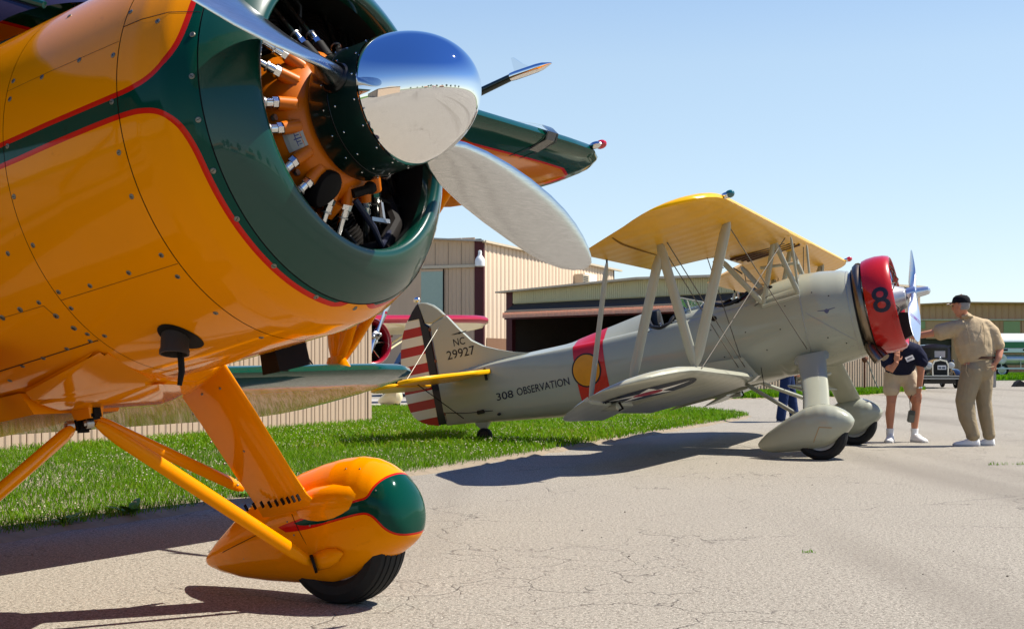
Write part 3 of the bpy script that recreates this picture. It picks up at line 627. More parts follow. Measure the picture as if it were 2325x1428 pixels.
hood = loft([[(w * math.cos(a), y, z0 + h * math.sin(a)) for a in [math.pi * k / 12 for k in range(13)]] + [(-w, y, .55), (w, y, .55)] for y, w, z0, h in ((.74, .52, .85, .34), (-.15, .36, .83, .3))]); make('hood', *hood, M['car_tan'], car)
sh_ = [(-.32, .5), (-.33, .95), (-.25, 1.12), (0, 1.18), (.25, 1.12), (.33, .95), (.32, .5)]; g_ = make('radiator_shell', *prism(sh_, -.24, -.14), M['tube_chrome'], car); make('radiator_core', *prism([(x * .84, (z - .8) * .86 + .79) for x, z in sh_], -.255, -.242), M['black'], g_, 0); make('radiator_cap', *ball((0, -.19, 1.22), (.04, .04, .06)), M['tube_chrome'], g_)
pl = P2((.04, -.30, .84), (.34, .012, .17), 'licence_plate', M['white'], .004); make('plate_mark', *Acc().add(box((.04 - .08, -.309, .83), (.11, .003, .07))).add(box((.04 + .07, -.309, .83), (.13, .003, .07))).out(), matte('plate_ink', (.1, .12, .16)), pl, 0)
for s in (-1, 1):
    hl = make('headlight', *loft([[(s * .43 + r * math.cos(a), y, .93 + r * math.sin(a)) for a in [k * math.pi / 9 for k in range(18)]] for y, r in ((-.02, .03), (-.1, .1), (-.2, .135), (-.22, .135))]), M['tube_chrome'], car); make('lens', *loft([[(s * .43 + r * math.cos(a), y, .93 + r * math.sin(a)) for a in [k * math.pi / 9 for k in range(18)]] for y, r in ((-.222, .122), (-.245, .08), (-.25, .01))]), matte('lens_glass', (.6, .62, .6), .1), hl)
    pts = [(s * .68, y, .38 + .36 * math.sin(t)) for y, t in zip(np.linspace(-.42, 1.3, 9), np.linspace(.35, 3.0, 9))]
    fd = loft([[(x - s * .0 + dx, y, z + dz) for dx, dz in ((-.13, -.03), (-.12, .03), (0, .06), (.12, .03), (.13, -.03), (.1, -.05), (0, .0), (-.1, -.05))] for x, y, z in pts]); make('fender', *fd, M['car_black'], car)
    Mw = M['rubber']; w = tyre((0, 0, 0), .37, .13, car); w.matrix_local = Matrix.Translation((s * .68, .12, .37)) @ Matrix.Rotation(R_(90), 4, 'Z')
    w = tyre((0, 0, 0), .37, .13, car); w.matrix_local = Matrix.Translation((s * .68, 2.6, .37)) @ Matrix.Rotation(R_(90), 4, 'Z')
    make('side_lamp', *ball((s * .66, .55, 1.08), (.05, .07, .07)), M['car_navy'], car)
for z in (.40, .50): make('bumper_bar', *box((0, -.52, z), (1.72, .03, .045), None, .012), M['steel'], car)
for s in (-.4, .4): make('bumper_bracket', *box((s, -.4, .45), (.05, .22, .15)), M['car_black'], car)
make('under_bumper_shade', *box((0, -.05, .36), (1.5, .25, .34)), M['car_black'], car); make('chassis', *box((0, 1.2, .42), (.9, 3.3, .2)), M['car_black'], car)  # black panel added as the shade under the bumper
# fuel tanker, far right
Mt = Matrix.Translation((35.3, 97, 0)); tk = thing('fuel_tanker', 'white and green fuel tanker truck parked beyond the right hand grass', 'truck', Mt)
def oval(x0, x1, zc, ry, rz, n=20): return loft([[(x, ry * k * math.cos(2 * math.pi * j / n), zc + rz * k * math.sin(2 * math.pi * j / n)) for j in range(n)] for x, k in ((x0, .9), (x0 + .08, 1), (x1 - .08, 1), (x1, .9))])
make('tank', *oval(-2.0, 7.5, 2.45, 1.15, .72), M['white'], tk); make('tank_stripe', *box((2.75, -1.12, 2.32), (9.3, .12, .44), None, .02), M['green_tank'], tk); make('side_board', *box((2.75, -1.1, 1.93), (9.3, .14, .3), None, .02), M['white'], tk)
for x, w in ((-.35, .45), (.35, .62), (2.2, .9)): make('board_lettering', *box((x, -1.178, 1.96), (w, .012, .14)), M['letter'], tk, 0)
make('frame', *box((3.4, 0, 1.2), (11, .9, .3)), M['car_black'], tk); make('under_tank', *loft([[(x, -.75 + .38 * math.cos(a), 1.25 + .38 * math.sin(a)) for a in [k * math.pi / 10 for k in range(20)]] for x in (-1.6, 1.9)]), M['silver'], tk)
make('tank_head', *loft([[(.25 + r * math.cos(a), y, 1.3 + r * math.sin(a)) for a in [k * math.pi / 12 for k in range(24)]] for y, r in ((-1.14, .05), (-1.17, .2), (-1.15, .36), (-1.1, .4))]), M['silver'], tk)
make('guard_rail', *box((2.7, -1.2, .62), (9.4, .08, .1)), M['white'], tk)
for x in (-1.2, .2, 1.6, 3.2, 4.6): make('rail_post', *box((x, -1.16, .85), (.05, .05, .6)), M['silver'], tk)
for x in (-.9, .3, 6.5, 9.2):
    for s in (-1, 1):
        tyre((x, s * .95, .5), .5, .28, tk)
cb = make('cab', *loft([[(x, y, z) for y, z in ((-1.1, .9), (-1.15, 1.7), (-1.0, 2.7), (1.0, 2.7), (1.15, 1.7), (1.1, .9))] for x in (7.9, 9.3)]), M['white'], tk); make('window', *box((8.6, -1.09, 2.2), (.8, .06, .6), R_ and None), M['glass'], cb)
# wheel chock & hose lump on the grass edge near the tanker
t = thing('wheel_chock', 'dark wheel chock lying on the pavement right of the khaki man', 'chock', Matrix.Translation((21.9, 57.0, 0)) @ Matrix.Rotation(.3, 4, 'Z')); make('chock_block', *prism([(-.35, 0), (.35, 0), (.3, .1), (-.05, .28), (-.2, .2)], -.12, .12), M['rubber'], t); make('rope', *path([(.3, 0, .08), (.5, -.1, .02), (.75, .05, .02)], .02), M['trimcream'], t)
t = thing('utility_box', 'pale grey utility box standing behind the khaki man', 'box', Matrix.Translation((19.95, 55.5, 0))); make('box_body', *box((0, 0, .55), (.6, .5, 1.1), None, .02), M['concrete'], t); make('box_lid', *box((0, 0, 1.13), (.66, .56, .06), None, .01), M['concrete'], t)
# dark saloon behind the red nosed aircraft
Mc = Matrix.Translation((-2.7, 42.2, 0)) @ Matrix.Rotation(R_(72), 4, 'Z'); sc = thing('dark_saloon', 'dark saloon car parked behind the red nosed aircraft', 'car', Mc)
pf = [(-2.2, .45), (-2.25, .8), (-1.6, .95), (-.8, 1.0), (-.25, 1.42), (.9, 1.45), (1.7, 1.02), (2.2, .95), (2.25, .5), (2.1, .35), (-2.1, .35)]
V, F = loft([[(x, y, .35 + (z - .35) * (1 if abs(y) < .7 else .93)) for x, z in pf] for y in (-.85, -.7, .7, .85)]); make('body', V, F, M['car_black'], sc)
for s in (-1, 1): make('side_window', *prism([(-.62, 1.04), (-.2, 1.36), (.85, 1.38), (1.4, 1.05)], s * .80, s * .862), M['glass'], sc)
make('windscreen', *loft([[(-.84, y, 1.03), (-.27, y, 1.42), (-.25, y, 1.40), (-.8, y, 1.0)] for y in (-.65, .65)]), M['glass'], sc)
for x in (-1.35, 1.35):
    for s in (-.8, .8): tyre((x, s, .33), .33, .2, sc)
# ================================================================== beyond the camera: what the chrome mirrors
M['leaf'] = matte('tree_leaf', (.045, .085, .018), .8, .35, 3); M['bark'] = matte('bark', (.09, .065, .045), .9)
def tree(x, y, h, seed, label):
    r = random.Random(seed); t = thing('tree', label, 'tree', Matrix.Translation((x, y, 0)), 'trees on the far side of the airfield')
    A = Acc().add(tube((0, 0, 0), (0, 0, h * .55), h * .035, h * .015, 7))
    for k in range(5):
        a = r.uniform(0, 6.28); A.add(tube((0, 0, h * r.uniform(.25, .5)), (math.cos(a) * h * .25, math.sin(a) * h * .25, h * r.uniform(.55, .8)), h * .012, h * .004, 5))
    make('trunk', *A.out(), M['bark'], t); A = Acc()
    for k in range(420):
        while True:
            p = Vector((r.uniform(-1, 1), r.uniform(-1, 1), r.uniform(-1, 1)))
            if .35 < p.length < 1 + .1 * math.sin(5 * p.x + seed): break
        c = Vector((p.x * h * .34, p.y * h * .34, h * .62 + p.z * h * .36)); s = h * r.uniform(.02, .05); q = Vector((r.gauss(0, 1), r.gauss(0, 1), r.gauss(0, 1))).normalized(); u = q.orthogonal().normalized() * s; v = q.cross(u)
        A.add(([tuple(c + u), tuple(c + v), tuple(c - u), tuple(c - v)], [(0, 1, 2, 3)]))
    make('crown', *A.out(), M['leaf'], t, 0)
sizes = ['tall leafy tree behind the white bungalow', 'broad tree beside the white bungalow', 'low bushy tree between two houses', 'dense round tree left of the long tan house', 'slender tree behind the long tan house', 'tallest tree of the far row', 'dark tree at the corner of the field', 'lone wide tree on the east side', 'last small tree on the east side', 'small tree near the cream house', 'low tree behind the cream house', 'tree at the west end of the row']
for i, (x, y, h) in enumerate([(40, -140, 12), (52, -146, 15), (62, -150, 11), (74, -138, 14), (92, -120, 13), (104, -104, 16), (118, -88, 14), (126, -66, 15), (130, -46, 13), (20, -150, 9), (2, -156, 8), (-20, -150, 9)]):
    tree(x, y, h, i, sizes[i] + ', mirrored in the spinner')
def house(x, y, w, d, h, col, rz, lb):
    t = thing('house', lb, 'house', Matrix.Translation((x, y, 0)) @ Matrix.Rotation(rz, 4, 'Z'), 'houses on the far side of the airfield')
    make('wall', *box((0, 0, h / 2), (w, d, h)), col, t, 30); make('roof', *prism([(-d / 2 - .4, h), (0, h + d * .3), (d / 2 + .4, h)], -w / 2 - .3, w / 2 + .3, 0), M['brownwall'], t, 30)
    for k in (-.3, .0, .3): make('window', *box((k * w, d / 2 + .02, h * .5), (1.1, .06, 1.2)), M['glass'], t, 0)
house(58, -128, 14, 8, 4, M['white'], .4, 'white bungalow across the airfield, mirrored in the spinner'); house(84, -112, 18, 9, 4.5, M['tan'], .7, 'long tan house across the airfield, mirrored in the spinner'); house(30, -136, 12, 8, 4, M['trimcream'], .2, 'cream house across the airfield, mirrored in the spinner')
t = thing('row_hangar', 'long low tan hangar row behind the camera, mirrored in the spinner', 'hangar', Matrix.Translation((-30, -26, 0)) @ Matrix.Rotation(.5, 4, 'Z')); make('wall', *box((0, 0, 2.2), (40, 12, 4.4)), M['tan'], t, 30); make('roof', *prism([(-6.4, 4.4), (0, 5.3), (6.4, 4.4)], -20.3, 20.3, 0), M['roof'], t, 30)
for k in range(4): make('door', *box((-14 + k * 9.3, 6.05, 1.8), (7.5, .1, 3.6)), M['shade_tan'], t, 30)
# ================================================================== the orange and green biplane in the foreground
# its own frame: x forward along the thrust line, y to port, z up; 0 at the centre of the cowl mouth
RY = rot_xform(.547, .181); oY = Vector((-.508, 4.333, 1.838)); OFF[:] = [-1.14, 0, -1.66]
MY = Matrix.Translation(oY + RY.to_3x3() @ Vector(OFF)) @ RY
yb = thing('orange_biplane', 'orange and green cabin biplane filling the foreground, chrome spinner and propeller towards the camera', 'aeroplane', MY)
def mk(name, VF, mat, parent=yb, smooth=35): return make(name, VF[0], VF[1], mat, parent, smooth)
BX = [-7.4, -6.2, -4.8, -3.6, -3.2, -2.5, -2.0, -1.5, -1.0, -.7, -.4, -.3, -.2, -.12, -.07, -.035, -.01, 0]
BW = [.05, .22, .42, .58, .60, .62, .63, .645, .665, .675, .675, .672, .655, .617, .572, .53, .49, .458]
BT = [.45, .55, .60, .63, .63, .64, .64, .655, .665, .672, .675, .672, .655, .617, .572, .53, .49, .458]
BB = [.15, .35, .52, .64, .66, .68, .69, .695, .69, .685, .675, .672, .655, .617, .572, .53, .49, .458]
BN = [2, 2.1, 2.2, 2.2, 2.2, 2.2, 2.15, 2.1, 2.05, 2.0, 2, 2, 2, 2, 2, 2, 2, 2]
def body_pt(x, phi, grow=0):
    """phi from starboard (-y) upwards"""
    w, t, b, n = (lerp_tab(x, BX, q) for q in (BW, BT, BB, BN)); h = t if math.sin(phi) >= 0 else b
    c, s = abs(math.cos(phi)), abs(math.sin(phi)); r = ((c / w) ** n + (s / h) ** n) ** (-1 / n) + grow
    return (x, -r * math.cos(phi), r * math.sin(phi))
def body_n(x, phi):
    a = Vector(body_pt(x + .004, phi)) - Vector(body_pt(x - .004, phi)); b = Vector(body_pt(x, phi + .004)) - Vector(body_pt(x, phi - .004)); n = b.cross(a).normalized()
    p = Vector(body_pt(x, phi)); return n if n.dot(Vector((0, p.y, p.z))) > 0 else -n
# where the green nose colour gives way to orange, in (x, arc) on the unrolled skin
rr = .672
up_ = [(-9, 5.0), (-.90, 5.0), (-.70, 5.1), (-.50, 5.3), (-.40, 5.35), (-.34, 5.5), (-.29, 6.0), (-.245, 7.4), (-.20, 10.0), (-.165, 14.5), (-.148, 19.5), (-.139, 26), (-.137, 40), (-.137, 90)]
lo_ = [(-9, -1.0), (-.92, -1.0), (-.71, -.6), (-.5, -.35), (-.38, -.4), (-.31, -.7), (-.245, -1.8), (-.2, -4.2), (-.168, -8.2), (-.149, -14.5), (-.144, -20), (-.139, -30), (-.133, -45), (-.128, -65), (-.122, -90)]
half = [(x, R_(a) * rr) for x, a in up_] + [(.2, R_(90) * rr), (.2, R_(-90) * rr)] + [(x, R_(a) * rr) for x, a in lo_[::-1]]
half = smooth_poly(half, 2)
XS = sorted(set([-.01, -.02, -.035, -.05, -.07, -.09, -.105] + list(np.round(np.arange(-1.5, -.1, .02), 4)) + list(np.round(np.arange(-7.4, -1.5, .15), 3))))
NA = 180
def skin(xs, ph0=0, ph1=2 * math.pi, n=NA, closed=True):
    A = [ph0 + (ph1 - ph0) * j / (n if closed else n - 1) for j in range(n)]
    V, F = loft([[body_pt(x, a) for a in A] for x in xs], closed, False, False)
    PH = np.array([[x, a] for x in xs for a in A]); a = (PH[:, 1] + math.pi) % (2 * math.pi) - math.pi
    a = np.where(np.abs(a) > math.pi / 2, np.sign(a) * math.pi - a, a)         # port side mirrors starboard
    return V, F, sdf(np.c_[PH[:, 0], a * rr], [half])
def piece(name, lo, hi, mat='livery'):
    xs = [x for x in XS if lo < x < hi]; xs = [lo] + xs + [hi]; V, F, D = skin(xs); o = make(name, V, F, M[mat], yb, 60); set_paint(o, D); return o
fus = piece('fuselage', -7.4, -.9165); acc_cowl = piece('engine_cowl', -.9135, -.3785); nose_cowl = piece('cowl_nose', -.3745, -.1095)
# rolled lip: outside, round the mouth and back inside
ring = [(-.1065, body_pt(-.1065, 0)[1] * -1), (-.09, .590), (-.07, .572), (-.05, .548), (-.035, .53), (-.02, .507), (-.01, .49), (-.002, .472), (0, .458), (-.006, .447), (-.02, .441), (-.035, .440), (-.06, .442)]
lip = mk('cowl_lip', revolve(ring, 128), M['green'], yb, 60)
mk('cowl_lining', revolve([(-.055, .443), (-.12, .465), (-.25, .515), (-.48, .56)], 64), M['cowl_inside'], lip)
mk('firewall', revolve([(-.47, .56), (-.475, .02)], 48, cap1=True), M['black'], yb)
# dark gaps behind the sheet joints
for x in (-.1080, -.3765, -.915):
    w = body_pt(x, 0)[1] * -1 - .004; mk('joint_gap', loft([[body_pt(x + dx, 2 * math.pi * j / 120, -.0035) for j in range(120)] for dx in (-.006, .006)], True, False, False), M['seam'] if x < -.2 else M['seam_dark'])
def strip(name, pts, w, mat, par=yb, grow=.0012):
    """thin line lying on the skin through (x, phi degrees) points"""
    V = []
    for i, (x, a) in enumerate(pts):
        x0, a0 = pts[max(i - 1, 0)]; x1, a1 = pts[min(i + 1, len(pts) - 1)]; d = Vector((x1 - x0, R_(a1 - a0) * rr)).normalized(); nx, na = -d.y * w / 2, d.x * w / 2 / rr
        V += [body_pt(x + nx, R_(a) + na, grow), body_pt(x - nx, R_(a) - na, grow)]
    return make(name, V, [(2 * i, 2 * i + 1, 2 * i + 3, 2 * i + 2) for i in range(len(pts) - 1)], mat, par, 60)
def lin(p, q, n=24): return [tuple(a + (b - a) * k / n for a, b in zip(p, q)) for k in range(n + 1)]
strip('joint_line', lin((-.376, 25.2), (-.112, 25.4)), .003, M['seam_dark'], nose_cowl)
strip('joint_line', lin((-.912, 20.9), (-.38, 20.7)), .0013, M['seam'], acc_cowl); strip('joint_line', lin((-.912, -41), (-.38, -41)), .0016, M['seam'], acc_cowl)
strip('joint_line', lin((-1.9, -59.2), (-.92, -57)), .004, M['seam_dark'], fus); pass
strip('joint_line', lin((-1.5, -40.9), (-1.0, -41)), .0014, M['seam'], fus); strip('joint_line', lin((-1.0, -41), (-.985, -45.2), 8), .0025, M['seam'], fus)
# slotted screws
sv, sf = loft([[(r * math.cos(2 * math.pi * j / 14), r * math.sin(2 * math.pi * j / 14), z) for j in range(14)] for r, z in ((.0088, -.001), (.0088, .0012), (.0066, .0026))]); sme = bpy.data.meshes.new('screw'); sme.from_pydata(sv, [], sf); sme.materials.append(M['screw']); sme.update()
tv, tf = box((0, 0, .0027), (.0115, .0018, .0006)); tme = bpy.data.meshes.new('screw_slot'); tme.from_pydata(tv, [], tf); tme.materials.append(M['slot']); tme.update()
SCREWS = [(-.364, 30.1), (-.235, 23.2), (-.122, 17.6), (-.559, 20.3), (-.398, 17.0), (-.736, 20.2), (-.893, 23.8), (-.891, 17.8), (-.122, 5.0), (-.122, -7.2), (-.40, 4.0), (-.894, 3.9), (-.405, -9.2), (-.125, -21.4), (-.902, -10.1), (-.412, -20.6), (-.126, -35.9), (-.125, -53.6), (-.912 + .018, -24.1), (-.418, -37.4), (-.417, -44.6), (-.415, -60.0), (-.90, -38.5), (-.759, -39.5), (-.579, -39.3), (-1.01, -39.7), (-1.11, -40.1), (-1.212, -40.9), (-.90, -44.2), (-.984, -45.1), (-.96, -50.5), (-.934, -53.8), (-.954, -56.5), (-.88, -56.2), (-1.076, -56.9), (-1.212, -57.9), (-1.334, -58.7), (-1.468, -63.2), (-.122, -72), (-.415, -78), (-.122, -90), (-.122, 32), (-.122, 48), (-.40, 48), (-.75, 45), (-1.3, -41.5), (-1.02, 4), (-1.02, -24)]
for i, (x, a) in enumerate(SCREWS):
    ph = R_(a); p = Vector(body_pt(x, ph)) - Vector(OFF); n = body_n(x, ph); q = n.to_track_quat('Z', 'Y'); par = nose_cowl if x > -.377 else acc_cowl if x > -.915 else fus
    if x > -.109: par = lip
    s = link_mesh('screw', sme, par, Matrix.Translation(p) @ q.to_matrix().to_4x4() @ Matrix.Rotation(random.uniform(0, 3.1), 4, 'Z') @ Matrix.Scale(1.25 if i in (26, 27, 29, 30) else 1, 4))
    # the slot is cut into the head: a sunk dark line, part of the same screw mesh group
bm = bmesh.new(); bm.from_mesh(sme); b0 = len(bm.verts); tm = [bm.verts.new(v) for v in tv]
for f in tf:
    ff = bm.faces.new([tm[i] for i in f]); ff.material_index = 1
bm.to_mesh(sme); bm.free(); sme.materials.append(M['slot'])
# ---- spinner: painted band, chrome dome
band = mk('spinner_band', revolve([(-.035, .15), (-.03, .207), (-.02, .213), (.168, .2125)], 96), M['gloss_green'] if 'gloss_green' in M else M['dark_green'], yb, 40)
mk('band_joint', revolve([(.048, .2135), (.049, .2145), (.053, .2145), (.054, .2135)], 96), M['gloss_black'], band)
dome = [(.166, .209), (.1685, .2135)] + [(.17 + .29 * t, .2135 * max(0.0, 1 - t ** 2.02) ** (1 / 1.93)) for t in np.concatenate([np.linspace(.02, .8, 34), 1 - .2 * (1 - np.linspace(.03, 1, 26)) ** 2])]
mk('spinner_dome', revolve(dome, 128), M['chrome'], yb, 80)
rv, rf = ball((0, 0, 0), (.0034, .0034, .002), 8, 4); rme = bpy.data.meshes.new('rivet'); rme.from_pydata(rv, [], rf); rme.materials.append(M['tube_chrome']); rme.update()
for x in (.028, .075, .152):
    for k in range(16):
        a = 2 * math.pi * (k + .3) / 16; n = Vector((0, math.cos(a), math.sin(a))); link_mesh('rivet', rme, band, Matrix.Translation(Vector((x, .2135 * math.cos(a), .2135 * math.sin(a))) - Vector(OFF)) @ n.to_track_quat('Z', 'Y').to_matrix().to_4x4())
# ---- propeller blades (two), pitch axis in the plane x = .085
def blade_rings(sgn, R=1.40, ang=R_(-18.4)):
    ax = Vector((0, math.cos(ang), math.sin(ang))) * sgn; fw = Vector((1, 0, 0)); ch0 = ax.cross(fw).normalized()           # chord direction in the prop disc
    rings = []; tab_r = [.15, .20, .235, .28, .34, .42, .55, .70, .85, 1.0, 1.12, 1.22, 1.30, 1.355, 1.385, 1.40]
    tab_c = [.074, .074, .078, .098, .132, .172, .212, .238, .250, .248, .230, .194, .145, .094, .054, .010]
    tab_t = [.074, .074, .072, .064, .052, .042, .034, .029, .025, .021, .018, .015, .012, .009, .006, .003]
    tab_b = [58, 58, 57, 52, 46, 39, 32, 27, 24, 23, 21, 20, 19, 18, 18, 18]
    for r, c, t, b in zip(tab_r, tab_c, tab_t, tab_b):
        r *= R / 1.40; B = R_(b); cd = ch0 * math.cos(B) - fw * math.sin(B); td = fw * math.cos(B) + ch0 * math.sin(B); o = ax * r + fw * .085 + ch0 * (-.02 * min(1, max(0, (r - .3) / .5)))
        k = []
        for j in range(28):
            a = 2 * math.pi * j / 28; xx = math.cos(a); yy = math.sin(a) * ((1 - xx * .35) if r > .3 else 1)
            if r > .3 and yy < 0: yy *= .35
            k.append(tuple(o + cd * c / 2 * xx + td * t / 2 * yy))
        rings.append(k)
    return rings, ax
for sg in (1, -1):
    rg, ax = blade_rings(sg); bl = mk('propeller_blade', loft(rg), M['blade'], yb, 60)
    pcuff = [(Vector(ax) * r + Vector((.085, 0, 0)), q) for r, q in ((.185, .052), (.212, .052), (.2185, .047))]
    d, s_, u_ = frame(ax); mk('blade_ring', loft([[tuple(p + s_ * q * math.cos(2 * math.pi * j / 28) + u_ * q * math.sin(2 * math.pi * j / 28)) for j in range(28)] for p, q in pcuff]), M['gloss_black'], bl)
# ---- radial engine in the mouth of the cowl
mk('crankcase', revolve([(-.03, .15), (-.045, .20), (-.07, .232), (-.10, .25), (-.125, .258), (-.15, .27), (-.2, .283), (-.30, .29)], 72), M['engine_orange'], yb, 40)
cyl0 = 13
for k in range(9):
    th = R_(cyl0 + 40 * k); rad = Vector((0, -math.sin(th), math.cos(th))); tan = rad.cross(Vector((1, 0, 0)))
    A = Acc(); c0 = Vector((-.30, 0, 0))
    n = 20
    def cring(r, q): return [tuple(c0 + rad * r + tan * q * math.cos(2 * math.pi * j / n) + Vector((1, 0, 0)) * q * math.sin(2 * math.pi * j / n)) for j in range(n)]
    rings = []
    for i in range(16):
        r = .29 + i * .0135; rings += [cring(r, .062), cring(r + .003, .078), cring(r + .008, .078), cring(r + .0105, .062)]
    cy = mk('cylinder', loft(rings), M['soot_and_shade'])
    mk('cylinder_head', box(tuple(c0 + rad * .525 + Vector((.0, 0, 0))), (.15, .15, .04), rad.to_track_quat('Z', 'X').to_matrix()), M['black'], cy)
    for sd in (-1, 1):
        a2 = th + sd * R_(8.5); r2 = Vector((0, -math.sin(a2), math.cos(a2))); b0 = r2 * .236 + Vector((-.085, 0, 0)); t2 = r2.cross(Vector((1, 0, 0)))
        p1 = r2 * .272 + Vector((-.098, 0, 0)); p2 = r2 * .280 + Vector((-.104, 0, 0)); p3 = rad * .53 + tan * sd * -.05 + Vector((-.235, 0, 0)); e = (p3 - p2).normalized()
        tp = mk('tappet_housing', Acc().add(tube(b0 - e * .02, p2 - e * .008, .0235, .021, 14)).add(box(tuple(b0 + Vector((.012, 0, 0)) - r2 * .012), (.03, .026, .035), r2.to_track_quat('Z', 'X').to_matrix(), .006)).out(), M['engine_orange'] if k not in (0, 8) else M['soot_and_shade'])  # top housings coloured dark for the shade of blade and cowl
        pr = mk('pushrod_tube', tube(p2, p3, .0115, .0115, 14), M['tube_chrome'])
        mk('tube_nut', Acc().add(tube(p2 - e * .012, p2 + e * .010, .019, .019, 6)).add(tube(p2 + e * .012, p2 + e * .032, .0165, .0165, 14)).out(), M['tube_chrome'], pr)
        mk('hose_clip', tube(p2 + e * .034, p2 + e * .040, .0185, .0185, 14), M['steel'], pr)
    mk('crankcase_bolt', tube(rad * .268 + Vector((-.13, 0, 0)), rad * .268 + Vector((-.118, 0, 0)), .011, .011, 6), M['steel'])
    # ignition lead
    mk('ignition_lead', path([rad * .33 + tan * .09 + Vector((-.2, 0, 0)), rad * .42 + tan * .1 + Vector((-.17, 0, 0)), rad * .52 + tan * .07 + Vector((-.2, 0, 0))], .008, 6), M['black'])
# data plate riveted to the crankcase, with a faded blue print
def case_pt(x, th, g=0):
    r = lerp_tab(x, [-.30, -.2, -.15, -.125, -.10, -.07, -.045, -.03], [.29, .283, .27, .258, .25, .232, .20, .15]) + g; return (x, -r * math.sin(th), r * math.cos(th))
def case_patch(name, x0, x1, t0, t1, g, mat, par): 
    V, F = loft([[case_pt(x0 + (x1 - x0) * i / 4, R_(t0 + (t1 - t0) * j / 6), g) for j in range(7)] for i in range(5)], False, False, False); return make(name, V, F, mat, par, 0)
plate = case_patch('data_plate', -.062, -.118, 101, 119, .002, matte('plate_metal', (.36, .38, .37), .4, .15, 30), yb); ink = matte('blue_ink', (.05, .06, .22), .6)
for i, (x0, x1, t0, t1) in enumerate([(-.083, -.085, 103, 117), (-.069, -.083, 106, 106.8), (-.072, -.083, 108.5, 109.2), (-.068, -.090, 111, 111.8), (-.073, -.083, 113.4, 114.1), (-.071, -.080, 115.6, 116.2), (-.096, -.0965, 103, 117), (-.106, -.1065, 103, 117)]): case_patch('plate_print', x0, x1, t0, t1, .0032, ink if i < 6 else M['steel'], plate)
# teardrop black cover low on the case, with its studs
cv = []; 
for k in range(26):
    a = 2 * math.pi * k / 26; cv.append((.066 * math.cos(a) * (1 if math.cos(a) > 0 else 1.35), .052 * math.sin(a) * (1 - .25 * (math.cos(a) < 0) * abs(math.cos(a)))))
thc = R_(153); rad = Vector((0, -math.sin(thc), math.cos(thc))); tg = rad.cross(Vector((1, 0, 0))); O = rad * .262 + Vector((-.075, 0, 0)); nn = (Vector((.85, 0, 0)) + rad * .55).normalized(); u1 = tg; u2 = nn.cross(u1)
mag = mk('magneto_cover', loft([[tuple(O + u2 * -a * k * .88 + u1 * b * k * .82 + nn * z) for a, b in cv] for k, z in ((1, -.05), (1, .012), (.9, .022), (.5, .028))]), M['soot_and_shade'])
for k in range(7):
    a = 2 * math.pi * k / 7; mk('stud', ball(tuple(O + u2 * -.050 * math.cos(a) + u1 * .034 * math.sin(a) + nn * .018), .0045, 8, 5), M['tube_chrome'], mag)
th2 = R_(172); r3 = Vector((0, -math.sin(th2), math.cos(th2)))
mk('sump', Acc().add(tube(r3 * .26 + Vector((-.12, 0, 0)), r3 * .30 + Vector((-.16, 0, 0)), .04, .03, 16)).out(), M['engine_orange']); mk('oil_fitting', Acc().add(tube(r3 * .25 + Vector((-.06, .03, 0)), r3 * .25 + Vector((-.02, .10, .02)), .016, .016, 8)).add(ball(tuple(r3 * .25 + Vector((-.03, .09, .02))), .022)).out(), M['soot_and_shade'])
mk('oil_line', path([r3 * .27 + Vector((-.06, .04, 0)), r3 * .36 + Vector((-.05, .12, 0)), r3 * .44 + Vector((-.08, .2, .03)), Vector((-.15, .33, -.30))], .011, 8), matte('blue_hose', (.006, .008, .025), .5)); mk('intake_pipe', path([Vector((-.2, .1, -.42)), Vector((-.12, .2, -.40)), Vector((-.15, .34, -.3)), Vector((-.25, .42, -.12))], .03, 10), M['soot_and_shade'])
mk('spark_bracket', Acc().add(box((-.1, .18, -.31), (.012, .10, .014))).add(box((-.1, .2, -.28), (.012, .012, .07))).out(), M['steel'])
# ---- exhaust outlet under the belly
th = R_(-66); E0 = Vector(body_pt(-.637, R_(-65))); En = Vector((-.05, -.20, -1)).normalized(); _, es, eu = frame(En)
mk('exhaust_hole', loft([[tuple(Vector(body_pt(-.635 + .062 * math.cos(a), R_(-65.5) + .088 * math.sin(a) / .68, .0025))) for a in [2 * math.pi * j / 28 for j in range(28)]], [tuple(Vector(body_pt(-.635 + .001 * math.cos(a), R_(-65.5) + .001 * math.sin(a), .003))) for a in [2 * math.pi * j / 28 for j in range(28)]]], True, False, False), M['soot_and_shade'])
st = mk('exhaust_stack', loft([[tuple(E0 + Vector((-.012, -.005, 0)) + En * h + es * q * math.cos(2 * math.pi * j / 24) + eu * q * math.sin(2 * math.pi * j / 24)) for j in range(24)] for h, q in ((-.04, .046), (.038, .046), (.044, .049), (.058, .049), (.058, .043), (.0, .041))], True, False, True), M['stack_brown']); 
mk('drain_tube', path([E0 + Vector((-.03, .03, -.03)), E0 + Vector((-.036, .028, -.11)), E0 + Vector((-.046, .02, -.155))], [.011, .011, .008], 10), M['soot_and_shade'])
# boxed outlet on the port side of the belly, seen past the cowl
bx_ = loft([[(-.62, .46, -.50), (-.45, .40, -.50), (-.45, .40, -.75), (-.62, .46, -.75)], [(-.60, .60, -.46), (-.43, .56, -.46), (-.43, .56, -.74), (-.60, .60, -.74)]]); mk('cooler_outlet', loft([[(-.84, .32, -.55), (-.73, .27, -.58), (-.71, .27, -.725), (-.84, .32, -.715)], [(-.80, .44, -.48), (-.69, .40, -.50), (-.67, .40, -.705), (-.80, .44, -.69)]]), M['soot_and_shade'])
